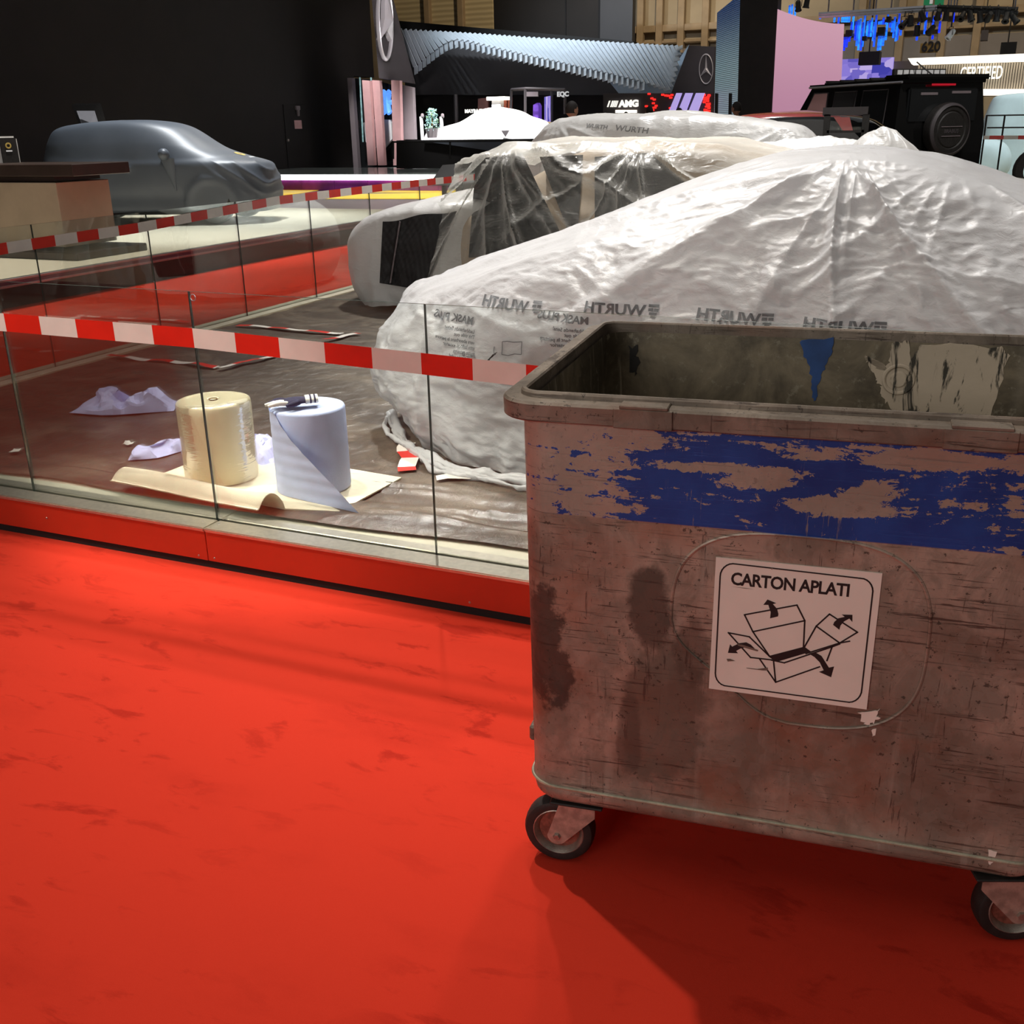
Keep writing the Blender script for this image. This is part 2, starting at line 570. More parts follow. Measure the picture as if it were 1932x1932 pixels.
M['tape_red'] = plain('barrier_tape_red', (.72, .022, .010), .35, 0, .05, 8)
M['tape_white'] = plain('barrier_tape_white', (.80, .74, .68), .4, 0, .04, 8)
M['red_panel'] = plain('red_laminate_panel', (.46, .032, .012), .38, 0, .05, 3)
M['steel'] = plain('brushed_steel', (.62, .56, .46), .30, .85, .08, 40, .1)
M['ledge'] = plain('beige_floor_edge', (.50, .45, .34), .55, 0, .08, 8)
M['black'] = plain('matt_black', (.008, .007, .007), .7, 0, .2, 5)
M['gap'] = plain('shadow_gap_black', (.004, .002, .002), .8, 0, .2, 5)
M['darkwall'] = plain('dark_brown_wall', (.010, .0075, .007), .8, 0, .15, .8)
M['greywall'] = plain('charcoal_panel', (.055, .046, .050), .6, 0, .06, 2)
M['grey2'] = plain('slate_fascia', (.030, .028, .031), .6, 0, .08, 1)
M['greylight'] = plain('mauve_grey_panel', (.20, .165, .175), .5, 0, .05, 2)
M['pink'] = plain('dusty_pink_panel', (.62, .36, .36), .5, 0, .06, 2)
M['cream_roll'] = plain('cream_paper', (.86, .79, .56), .7, 0, .03, 10, .15)
M['blue_roll'] = plain('pale_blue_paper', (.50, .58, .82), .85, 0, .04, 10, .2)
M['core'] = plain('brown_cardboard', (.20, .12, .05), .8, 0, .1, 20)
M['felt'] = plain('cream_felt', (.86, .78, .58), .95, 0, .04, 30, .5)
M['cloth'] = plain('lilac_blue_wipe', (.52, .54, .82), .9, 0, .05, 12, .2)
M['navy'] = plain('navy_knit', (.018, .018, .055), .85, 0, .2, 60, .5)
M['glove_white'] = plain('white_glove_fabric', (.78, .77, .70), .8, 0, .06, 40, .3)
g = NG('shrink_wrap')
o_ = g.obj()
nb = g.bump(g.noise(g.map(o_, (1, 1, 7), rot=(.25, 0, 0)), 14, 4, .6, .4, 'RIDGED_MULTIFRACTAL'), .5, .004)
M['wrap'] = g.done(g.n('MixShader', i0=g.math('MULTIPLY', g.n('Fresnel', IOR=1.5, Normal=nb), .55), i1=g.n('BsdfTransparent', Color=(.99, .98, .95)), i2=g.n('BsdfGlossy', Color=(1, 1, 1), Roughness=.12, Normal=nb)))
# grey stretch car cover
M['cover'] = plain('slate_stretch_cover', (.066, .077, .094), .46, 0, .05, 3, .08)
M['quilt'] = plain('black_quilted_cloth', (.012, .011, .012), .6, 0, .2, 30, .4)
g = NG('light_wood_laminate')
o_ = g.obj()
c = g.mix(g.noise(g.map(o_, (.6, 14, 1), rot=(0, 0, .05)), 3, 5, .6, .3), (.60, .54, .42), (.78, .71, .57))
M['stage_floor'] = g.done(g.bsdf(Base_Color=c, Roughness=.35))
M['stage_side'] = plain('dark_stage_skirt', (.022, .014, .013), .45, 0, .2, 3)
M['plum'] = plain('plum_edge_strip', (.11, .045, .085), .4, 0, .2, 2)
M['alu'] = plain('satin_aluminium', (.45, .45, .48), .35, .7, .06, 10)
M['beige_panel'] = plain('beige_counter_panel', (.42, .33, .24), .6, 0, .06, 3)
M['brown_top'] = plain('dark_brown_counter', (.045, .030, .026), .35, 0, .15, 3)
M['white'] = plain('white_gloss', (.80, .80, .80), .3, 0, .03, 4)
M['whitecover'] = plain('white_fabric_cover', (.88, .86, .86), .7, 0, .03, 4)
M['seam'] = plain('pale_weld_seam', (.40, .38, .28), .5, .2, .2, 30, .3)
M['palecover'] = plain('pale_cyan_cover', (.62, .74, .76), .6, 0, .04, 4)
M['yellow'] = plain('yellow_floor', (.92, .62, .012), .5, 0, .03, 2)
M['plumfloor'] = plain('plum_floor', (.10, .055, .07), .35, 0, .1, 1)
M['led'] = plain('white_led', (1, 1, 1), .5, 0, 0, 5, emit=(1, .97, .96), es=4.0)
M['warmled'] = plain('warm_led', (1, 1, 1), .5, 0, 0, 5, emit=(1, .90, .74), es=1.7)
M['magenta'] = plain('magenta_stage_front', (.26, .035, .28), .4, 0, .3, 1.5)
M['stagetop'] = plain('pale_green_stage_top', (.42, .48, .46), .12, 0, .06, 1)
M['chrome'] = plain('silver_emblem', (.80, .76, .78), .3, .35, .03, 4)
M['blade'] = plain('pale_blue_blade', (.56, .62, .68), .5, 0, .04, 3)
M['wedge'] = plain('pale_blue_panel', (.32, .42, .54), .5, 0, .04, 3)
M['hall'] = plain('beige_hall_wall', (.34, .265, .17), .8, 0, .1, .7)
M['hallbeam'] = plain('tan_steel_beam', (.30, .21, .12), .7, 0, .1, 2)
M['hallgrey'] = plain('grey_hall_band', (.20, .17, .15), .8, 0, .1, .7)
M['carblack'] = plain('black_car_paint', (.006, .006, .006), .10, 0, .1, 2, coat=.6)
M['carglass'] = plain('dark_car_glass', (.012, .013, .014), .04, 0, .1, 2, spec=.9)
M['tintglass'] = plain('tinted_car_glass', (.035, .034, .036), .05, 0, .1, 2, spec=1)
M['greycar'] = plain('dark_grey_car_paint', (.030, .033, .036), .12, 0, .1, 2, coat=.6)
M['redpaint'] = plain('red_car_paint', (.40, .035, .030), .2, 0, .1, 2, coat=.4)
M['redlamp'] = plain('red_lamp', (.35, .01, .015), .3, 0, .1, 2, emit=(1, .02, .05), es=.35)
M['reddot'] = plain('red_led', (.6, .01, .01), .3, 0, 0, 2, emit=(1, .02, .015), es=1.6)
M['lilac'] = plain('lilac_light_strip', (.5, .42, .8), .5, 0, .03, 2, emit=(.50, .40, .86), es=.75)
M['purple'] = plain('purple_screen', (.1, .04, .3), .5, 0, .3, 3, emit=(.10, .03, .40), es=.6)
M['signwhite'] = plain('lit_sign_letters', (.9, .9, .85), .5, 0, 0, 3, emit=(1, .97, .88), es=1.0)
M['signgrey'] = plain('grey_sign_letters', (.7, .7, .7), .5, 0, 0, 3, emit=(.8, .8, .82), es=.25)
M['bluelogo'] = plain('blue_neon_logo', (.1, .3, .9), .5, 0, .1, 6, emit=(.12, .35, 1), es=.9)
M['orange'] = plain('terracotta_panel', (.46, .10, .04), .6, 0, .15, 3)
M['maroon'] = plain('dark_maroon_panel', (.06, .018, .014), .6, 0, .15, 3)
M['amber'] = plain('amber_sign_plate', (.42, .26, .07), .6, 0, .06, 4)
M['slat'] = plain('pale_beige_slat', (.36, .32, .26), .6, 0, .06, 3)
M['slope'] = plain('blue_grey_slope', (.13, .145, .18), .5, 0, .05, 2)
M['leaf'] = plain('blue_green_leaf', (.30, .52, .52), .6, 0, .3, 8)
M['leafgreen'] = plain('green_leaf', (.12, .25, .08), .6, 0, .3, 8)
M['skin'] = plain('skin', (.38, .20, .13), .55, 0, .06, 10)
M['hair'] = plain('dark_hair', (.012, .009, .008), .7, 0, .2, 40)
M['shirt_white'] = plain('white_shirt_cloth', (.6, .6, .62), .8, 0, .05, 8)
M['shirt_black'] = plain('black_shirt_cloth', (.012, .011, .012), .8, 0, .1, 8)
M['trouser'] = plain('dark_trouser_cloth', (.02, .02, .025), .8, 0, .1, 8)
M['screen_dim'] = plain('dim_tablet_screen', (.2, .2, .22), .3, 0, .1, 4, emit=(.42, .42, .46), es=.35)
M['screen_dark'] = plain('dark_tablet_panel', (.05, .05, .06), .3, 0, .1, 4)
M['gold'] = plain('yellow_emblem', (.75, .55, .15), .4, .2, .05, 4)
M['ochre'] = plain('ochre_armchair', (.36, .25, .12), .8, 0, .1, 6)

g = NG('pink_lit_screen')
sx = g.n('TexCoord', 0)
sp_ = g.n('SeparateXYZ', Vector=sx).node
c = g.mix(g.ss(sp_.outputs[2], 0, 1), (.46, .22, .33), (.60, .33, .42))
M['pinkscreen'] = g.done(g.bsdf(Base_Color=(.3, .2, .24), Roughness=.6, Emission_Color=c, Emission_Strength=.92))

g = NG('blue_led_wall')
gz = g.n('SeparateXYZ', Vector=g.n('TexCoord', 0)).node.outputs[2]
c = g.mix(g.ss(gz, .35, 1.0), (.22, .33, .36), (.02, .055, .16))
wv = g.n('TexWave', 1, {'wave_type': 'BANDS', 'bands_direction': 'Z'}, Vector=g.n('TexCoord', 0), Scale=19.0)
M['ledwall'] = g.done(g.bsdf(Base_Color=(.02, .02, .02), Roughness=.5, Emission_Color=c, Emission_Strength=g.math('ADD', g.math('MULTIPLY', wv, .75), .12)))

g = NG('blue_led_tube')
gn = g.noise(g.n('TexCoord', 3), 2.2, 2)
oi = g.n('ObjectInfo', 5)
oo = g.n('ObjectInfo', 0)
c = g.mix(g.ss(g.noise(oo, 1.3, 2), .42, .64), (.002, .02, .75), (.012, .22, .98))
c = g.mix(g.math('MULTIPLY', g.ss(gn, .50, .62), .85), c, (.002, .008, .10))
M['tube'] = g.done(g.bsdf(Base_Color=(.02, .05, .2), Roughness=.3, Emission_Color=c, Emission_Strength=1.7))

g = NG('city_screen_picture')
gv = g.n('TexCoord', 0)
br = g.n('TexVoronoi', 1, {'distance': 'CHEBYCHEV'}, Vector=g.map(gv, (3, 1, 2.2)), Scale=1.6)
bw = g.n('RGBToBW', Color=br)
c = g.mix(g.ss(bw, .25, .6), (.05, .05, .45), (.34, .26, .85))
c = g.mix(g.ss(bw, .55, .75), c, (.62, .50, .92))
M['cityscreen'] = g.done(g.bsdf(Base_Color=(.02, .02, .05), Roughness=.5, Emission_Color=c, Emission_Strength=.8))

g = NG('beige_cladding')
o_ = g.obj()
wv = g.n('TexWave', 1, {'wave_type': 'BANDS', 'bands_direction': 'Z'}, Vector=o_, Scale=1.3, Distortion=.6)
c = g.mix(wv, (.40, .31, .17), (.54, .43, .25))
M['cladding'] = g.done(g.bsdf(Base_Color=c, Roughness=.8, Normal=g.bump(wv, .4, .05)))

# ================================================================== SETTING
def struct(name, mb, m, parent=None, **k):
    o = mb.build(name, m, parent, **k)
    if parent is None:
        o['kind'] = 'structure'
    return o


FZ = .165                     # raised stand floor
YG, XG = 3.175, -5.80         # planes of the glass fences
struct('floor', MB().box(V3(-60, -12, -.3), V3(40, 70, -.012)), M['black'], smooth=0)
struct('floor_carpet', MB().box(V3(-9.2, -8, -.05), V3(14, 30, 0)), M['carpet'], smooth=0)
struct('floor_stand', MB().box(V3(-5.70, 3.24, -.05), V3(9, 19, FZ - .012)), M['ledge'], smooth=0)

# front plinth of the stand: red panels, dark kick recess, steel channel
pl = thing('trim_front', None, None, (-2.74, 3.07, 0))
pl['kind'] = 'structure'
PX = (-5.86, -2.743, .30, 3.35, 6.4)
for a, b in zip(PX[:-1], PX[1:]):
    MB().box(V3(a + .0015, 3.070, .032), V3(b - .0015, 3.092, .160), .0015).build('panel', M['red_panel'], pl)
MB().box(V3(-5.84, 3.075, 0), V3(6.4, 3.12, .16)).build('kick_recess', M['gap'], pl, smooth=0)
for a, b in zip(PX[:-1], PX[1:]):
    m = MB().box(V3(a + .001, 3.066, .158), V3(b - .001, 3.166, .176), .004, seg=2)
    m.box(V3(a + .001, 3.186, .150), V3(b - .001, 3.245, .176), .003)
    m.box(V3(a + .001, 3.16, .12), V3(b - .001, 3.19, .150))
    m.build('steel_channel', M['steel'], pl)
m = MB()
for x, z in ((-2.79, .048), (-2.71, .048), (-1.55, .05), (-3.62, .10), (-2.80, .170), (-2.715, .1765)):
    if z > .16:
        m.lathe([(0, .0015), (.004, .001), (.005, 0)], (x, 3.13, .176), (0, 0, 1), 10)
    else:
        m.lathe([(0, .002), (.004, .0015), (.005, 0)], (x, 3.070, z), (0, -1, 0), 10)
sc_ = m.build('screw', M['zinc'], pl)
sc_['kind'] = 'stuff'
# side plinth along the aisle
ps = thing('trim_side', None, None, (-5.8, 8, 0))
ps['kind'] = 'structure'
m = MB().box(V3(-5.90, 3.25, .145), V3(-5.81, 19, .172), .004)
m.box(V3(-5.79, 3.25, .145), V3(-5.70, 19, .172), .004)
m.build('ledge_rail', M['ledge'], ps)
for a in np.arange(3.25, 18.5, 3.05):
    MB().box(V3(-5.89, a + .002, .03), V3(-5.87, a + 3.048, .145), .0015).build('panel', M['red_panel'], ps)
MB().box(V3(-5.86, 3.25, 0), V3(-5.84, 18.5, .145)).build('kick_recess', M['gap'], ps, smooth=0)

# far walls
XW = -22.35
m = MB().box(V3(XW - .4, -6, 0), V3(XW, 36.2, 16))
zh_ = onX(700, 146, XW)[2]
m.box(V3(XW - .4, 36.2, zh_), V3(XW, onX(703, 100, XW)[1], 16))
struct('wall_left', m, M['darkwall'], smooth=0)
struct('ceiling', MB().box(V3(-40, -14, 17), V3(40, 53, 17.3)), M['black'], smooth=0)
# flush door in the black wall
q = [onX(x, y, XW)[1:] for x, y in ((533, 197), (577, 194), (577, 330))]
dn = thing('door_1', None, None, (XW, q[0][0], .4))
dn['kind'] = 'structure'
MB().box(V3(XW, q[0][0], .4), V3(XW + .03, q[1][0], q[0][1]), .005).build('door_leaf', M['darkwall'], dn)
s_ = onX(561, 235, XW)
MB().box(V3(XW + .03, s_[1] - .22, s_[2] - .14), V3(XW + .04, s_[1] + .22, s_[2] + .14), .005).build('door_notice', M['pink'], dn)
s_ = onX(558, 205, XW)
MB().box(V3(XW + .03, s_[1] - .12, s_[2] - .05), V3(XW + .12, s_[1] + .12, s_[2] + .09), .02).lathe([(.06, 0), (.05, -.2), (0, -.21)], (XW + .08, s_[1], s_[2] - .04), (0, 0, 1), 12).build('door_closer', M['greylight'], dn)
s_ = onX(541, 265, XW)
MB().lathe([(0, .06), (.05, .05), (.05, 0)], (XW + .03, s_[1], s_[2]), (1, 0, 0), 12).build('door_knob', M['zinc'], dn)

# back wall of the hall: cladding panels between steel beams
YB = 52.0


def quadY(pts, Y, d=.1):
    return MB().prism([onY(x, y, Y) for x, y in pts], (0, d, 0))


def slabY(x0, y0, x1, y1, Y, d, mi=0, mb=None):
    """upright box whose front face lies on plane Y"""
    a, b = onY(x0, y0, Y), onY(x1, y1, Y)
    return (mb or MB()).box(V3(min(a[0], b[0]), Y, min(a[2], b[2])), V3(max(a[0], b[0]), Y + d, max(a[2], b[2])), 0, mi)


bw_ = struct('wall_back', MB().box(V3(-40, YB + .6, 0), V3(40, YB + 1, 22)), M['hall'], smooth=0)
xs = [735, 805, 868, 930]
for a, b in zip(xs[:-1], xs[1:]):
    MB().box(V3(onY(a, 40, YB)[0] + .1, YB + .3, 0), V3(onY(b, 40, YB)[0] - .1, YB + .5, 20), .03).build('panel', M['cladding'], bw_)
for a in (735, 805, 868, 1207, 1243, 1284, 1330, 1625, 1700, 1780, 1845):
    x = onY(a, 40, YB)[0]
    MB().box(V3(x - .16, YB, 0), V3(x + .16, YB + .35, 20), .02).build('beam', M['hallbeam'], bw_)
for (y, hh, mt) in ((28, .3, 'hallbeam'), (56, .12, 'hallbeam'), (95, 1.0, 'hallgrey')):
    z = onY(1700, y, YB)[2]
    MB().box(V3(onY(1192, 40, YB)[0], YB + .1, z - hh / 2), V3(30, YB + .42, z + hh / 2), .02).build('crossbeam', M[mt], bw_)
m = slabY(930, -40, 1068, 100, 46, .4)
slabY(1068.5, -40, 1132, 100, 45.9, .4, 0, m)
struct('wall_back_drape', m, M['darkwall'], smooth=0)
struct('wall_back_band', slabY(1133, -40, 1192, 100, 45.7, .4), M['grey2'], smooth=0)
struct('wall_back_lintel', quadY([(740, 38), (745, 66), (1195, 100), (1195, 78)], 43, .5), M['black'], smooth=0)

# ================================================================== WASTE CONTAINER
BO = V3(-.753, 1.895, 0)
BTH = math.radians(6.475)
bx_, by_ = V3(math.cos(BTH), math.sin(BTH), 0), V3(-math.sin(BTH), math.cos(BTH), 0)
bin_ = thing('waste_container', 'large battered steel waste container with chipped blue band on castors, red carpet below', 'waste container', BO, BTH)


def bpt(px, py, off):
    P = on_plane(px, py, BO + by_ * off, by_) - BO
    return V3(P @ bx_, P @ by_, P[2])


def ring_b(z, ins, r=.07):
    t = (z - .2) / .95
    return rrect(-.064 - .012 * t + ins, 1.046 + .012 * t - ins, -.012 * t + ins, .83 + .012 * t - ins, max(r - ins * .5, .01), z, 8)


m = MB()
outer = [ring_b(.186, .10, .05), ring_b(.186, .028), ring_b(.192, .012), ring_b(.204, .003), ring_b(.222, .0), ring_b(.228, .003), ring_b(.231, .003), ring_b(.237, -.003), ring_b(.243, -.003), ring_b(.25, .0)]
for z in np.linspace(.3, 1.13, 12):
    outer.append(ring_b(z, 0))
m.rings(outer, cap0=True)
body = m.build('body', M['bin'], bin_, local=True, smooth=50)
m = MB()
inner = [rrect(-.058, 1.038, .018, .812, .07, 1.150, 8), rrect(-.054, 1.034, .022, .808, .07, 1.10, 8), rrect(-.05, 1.03, .03, .80, .07, .6, 8), rrect(-.04, 1.02, .04, .79, .07, .26, 8), rrect(-.01, .99, .07, .76, .05, .24, 8)]
m.rings(inner, cap1=True)
m.build('inner_shell', M['bin_in'], bin_, local=True, smooth=50)
m = MB()
def rimr(o, z, r=.085):
    return rrect(-.115 - o, 1.095 + o, -.035 - o, .865 + o, r + o, z, 9)
RR = [rimr(-.03, 1.122), rimr(-.004, 1.122), rimr(0, 1.125), rimr(.001, 1.158), rimr(-.004, 1.163), rimr(-.036, 1.164), rimr(-.0365, 1.172), rimr(-.040, 1.176), rimr(-.047, 1.176), rimr(-.050, 1.172), rimr(-.051, 1.14)]
m.rings(RR)
m.build('rim', M['bin_rim'], bin_, local=True, smooth=28)
for x0, x1 in ((.132, .250), (.735, .86)):
    m = MB().box(V3(x0, -.0385, 1.121), V3(x1, -.030, 1.161), .002)
    m.box(V3(x0 + .012, -.0385, 1.160), V3(x1 - .01, .004, 1.168), .002)
    m.build('lid_bracket', M['bin_rim'], bin_, local=True)
# raised pressing around the sticker
ctr = []
for k in range(96):
    a = 2 * PI * k / 96
    c_, s_ = math.cos(a), math.sin(a)
    n_ = 3.0
    x = .508 + .252 * math.copysign(abs(c_) ** (2 / n_), c_)
    z = .706 + .212 * math.copysign(abs(s_) ** (2 / n_), s_)
    if c_ < 0 and s_ < 0:
        x += .055 * abs(c_ * s_) * 2
        z += .045 * abs(c_ * s_) * 2
    ctr.append((x, -.0105 * (z - .2) / .95 + .0, z))
R = []
for k in range(5):
    q = k / 4 * PI
    sc = 1 + .016 * math.cos(q)
    R.append([(.508 + (x - .508) * sc, y - .0045 * math.sin(q), .706 + (z - .706) * (1 + .019 * math.cos(q))) for x, y, z in ctr])
MB().rings(R).build('pressed_ridge', M['bin'], bin_, local=True)
sm_ = ring_b(.2395, -.0035)
MB().tube([*sm_, sm_[0]], .0042, 6).build('weld_seam', M['seam'], bin_, local=True, smooth=60)
# handle lug on the short side, and small hook lower down
MB().tube([V3(-.075, .34, .80), V3(-.11, .34, .80), V3(-.118, .33, .80), V3(-.118, .27, .80), V3(-.11, .26, .80), V3(-.075, .26, .80)], .009, 10).build('side_handle', M['bin_rim'], bin_, local=True)
MB().box(V3(-.078, .06, .31), V3(-.062, .10, .35), .005).build('side_lug', M['bin_rim'], bin_, local=True)


def decal(name, pts, mat, y, rough=.004, seed=1, sub=10, face=-1):
    """thin flake on a wall of the container: jagged outline in x-z"""
    rg = np.random.default_rng(seed)
    pts = np.array(pts, float)
    out = []
    for i in range(len(pts)):
        a, b = pts[i], pts[(i + 1) % len(pts)]
        for k in range(sub):
            p = a + (b - a) * k / sub
            out.append(p + rg.normal(0, rough, 2))
    pp = [(x, y(x, z) if callable(y) else y, z) for x, z in out]
    return MB().prism(pp, (0, .0012 * face, 0)).build(name, mat, bin_, local=True, smooth=0)


yi = lambda x, z: .8005 + .008 * (z - .6) / .5 - .0012
decal('paint_drip', [(.447, 1.15), (.532, 1.15), (.530, 1.12), (.515, 1.08), (.507, 1.05), (.503, 1.0), (.497, .985), (.489, 1.0), (.488, 1.04), (.475, 1.08), (.455, 1.115)], M['blue_paint'], yi, .002, 3, 4)
decal('paper_residue', [(.675, 1.15), (.715, 1.15), (.725, 1.10), (.745, 1.15), (.93, 1.15), (.945, 1.12), (.925, .97), (.86, .95), (.70, .97), (.665, 1.0), (.655, 1.04), (.64, 1.055), (.615, 1.10), (.612, 1.115), (.635, 1.09), (.66, 1.075), (.672, 1.10)], M['residue'], yi, .0035, 5, 6)
m = MB().lathe([(.030, 0), (.034, .004), (.038, .004), (.041, 0)], (.698, .8035, 1.055), (0, -1, 0), 28)
m.lathe([(0, .003), (.018, .003), (.022, 0)], (.698, .8035, 1.055), (0, -1, 0), 20)
m.build('drain_ring', M['residue'], bin_, local=True)
decal('grease_smear', [(-.03, 1.11), (.0, 1.105), (.02, 1.11), (.025, 1.07), (.018, 1.03), (.005, 1.045), (-.005, 1.02), (-.018, 1.05), (-.03, 1.07)], M['rubber'], yi, .004, 15, 4)
yf = lambda x, z: -.012 * (z - .2) / .95 - .0008
decal('paint_fleck', [(.648, .545), (.672, .548), (.685, .556), (.683, .540), (.690, .538), (.680, .524), (.668, .518), (.655, .526)], M['sticker'], yf, .002, 8, 3)
decal('paint_fleck', [(.676, .505), (.683, .512), (.684, .496), (.679, .488)], M['sticker'], yf, .001, 9, 2)
decal('paint_fleck', [(.930, .262), (.944, .258), (.942, .232), (.934, .225)], M['sticker'], yf, .0015, 10, 3)

# ---- sticker: CARTON APLATI
SW, SH = .318, .302
sx0, sz0 = .343, .5555
st_y = -.0095
stk = MB().box(V3(sx0, st_y - .0012, sz0), V3(sx0 + SW, st_y + .006, sz0 + SH)).build('sticker', M['sticker'], bin_, local=True, smooth=0)
# drawing coordinates measured on the sticker itself, 0..1 across and down
ST4 = {'tl': (222, 133), 'tr': (1668, 265), 'br': (1545, 1445), 'bl': (190, 1268)}
_A, _b = [], []
for (px, py), (u, v) in zip((ST4['tl'], ST4['tr'], ST4['br'], ST4['bl']), ((0, 0), (1, 0), (1, 1), (0, 1))):
    _A += [[px, py, 1, 0, 0, 0, -u * px, -u * py], [0, 0, 0, px, py, 1, -v * px, -v * py]]
    _b += [u, v]
_h = np.linalg.solve(np.array(_A, float), np.array(_b, float))


def suv(px, py):
    d = _h[6] * px + _h[7] * py + 1
    return (_h[0] * px + _h[1] * py + _h[2]) / d, (_h[3] * px + _h[4] * py + _h[5]) / d


def s3(px, py, lift=.0016):
    u, v = suv(px, py)
    return V3(sx0 + u * SW, st_y - lift, sz0 + (1 - v) * SH)


m = MB()


def poly(pts, lift=.0016):
    m.add([s3(x, y, lift) for x, y in pts], [list(range(len(pts)))[::-1]])


def line(pts, wd=.0032, closed=False, lift=.0018):
    P = [s3(x, y, lift) for x, y in pts]
    if closed:
        P.append(P[0])
    for a, b in zip(P[:-1], P[1:]):
        t = b - a
        t /= np.linalg.norm(t)
        n = np.cross(t, V3(0, 1, 0)) * wd / 2
        a2, b2 = a - t * wd * .4, b + t * wd * .4
        m.add([a2 - n, b2 - n, b2 + n, a2 + n], [(0, 1, 2, 3)])


for L in ([(480, 632), (930, 545), (1000, 680), (555, 778)], [(1213, 622), (1457, 778), (1305, 872), (1100, 727)]):
    line(L, closed=True)
line([(555, 778), (703, 990)])
line([(1000, 680), (993, 910)])
line([(1100, 727), (1003, 905)])
line([(1015, 965), (1305, 872), (1390, 856)])
line([(703, 990), (525, 822), (345, 788), (540, 1000), (720, 1020)])
line([(720, 1022), (830, 1045), (1240, 905), (1305, 880)])
line([(1240, 905), (1197, 1025)])
line([(620, 1015), (760, 1212), (738, 1030)])
line([(760, 1212), (1135, 1078)])
poly([(690, 988), (1000, 905), (1060, 948), (790, 1030), (735, 1022)])
m0, m = m, MB()
poly([(700, 662), (705, 610), (683, 545), (640, 545), (675, 498), (752, 530), (722, 538), (760, 580), (772, 625), (768, 645)])
m.build('printed_arrow', M['ink'], stk, local=True, smooth=0)
m = m0
m0, m = m, MB()
poly([(1300, 758), (1245, 715), (1255, 690), (1290, 658), (1345, 645), (1318, 625), (1412, 627), (1412, 690), (1385, 660), (1340, 685), (1310, 720)])
m.build('printed_arrow', M['ink'], stk, local=True, smooth=0)
m = m0
m0, m = m, MB()
poly([(345, 962), (362, 888), (380, 908), (440, 878), (500, 870), (540, 890), (575, 925), (500, 912), (450, 925), (415, 945), (432, 965)])
m.build('printed_arrow', M['ink'], stk, local=True, smooth=0)
m = m0
m0, m = m, MB()
poly([(1040, 965), (1090, 950), (1150, 985), (1215, 1085), (1260, 1075), (1235, 1168), (1130, 1122), (1170, 1108), (1135, 1040), (1090, 995)])
m.build('printed_arrow', M['ink'], stk, local=True, smooth=0)
m = m0
# rounded frame
m.build('printed_box', M['ink'], stk, local=True, smooth=0)
m = MB()
fr_ = []
for cx, cy, a0 in ((370, 300, 180), (1470, 420, 270), (1385, 1270, 0), (350, 1135, 90)):
    for k in range(7):
        a = math.radians(a0 + 15 * k)
        fr_.append((cx + 108 * math.cos(a), cy + 112 * math.sin(a)))
fr_ = [(x + (0 if x < 900 else 8), y) for x, y in fr_]
line(fr_, .0030, True)
m.build('printed_frame', M['ink'], stk, local=True, smooth=0)
m = MB()
tv, tf = text_geo('CARTON APLATI', .045, .0012, 0, 'LEFT', .93)
tw = tv[:, 0].max() - tv[:, 0].min()
th_ = tv[:, 1].max() - tv[:, 1].min()
a_, b_ = s3(355, 372), s3(1378, 470)
tv2 = [(a_[0] + (x - tv[:, 0].min()) / tw * (b_[0] - a_[0]), st_y - .0017, a_[2] + (y - tv[:, 1].min()) / th_ * .0285) for x, y, z in tv]
m.add(tv2, tf)
m.build('printed_title', M['ink'], stk, local=True, smooth=0)
for pts in ([(425, 880), (470, 890), (605, 935), (600, 948), (500, 920), (430, 898)], [(505, 1088), (600, 1098), (690, 1085), (690, 1112), (640, 1110), (510, 1094)], [(335, 1012), (365, 1012), (410, 1030), (345, 1035)], [(700, 224), (716, 224), (712, 236), (700, 234)], [(355, 385), (480, 398), (560, 410), (480, 404)]):
    m = MB()
    poly(pts, .0021)
    m.build('worn_scratch', M['bin_rim'], stk, local=True, smooth=0)

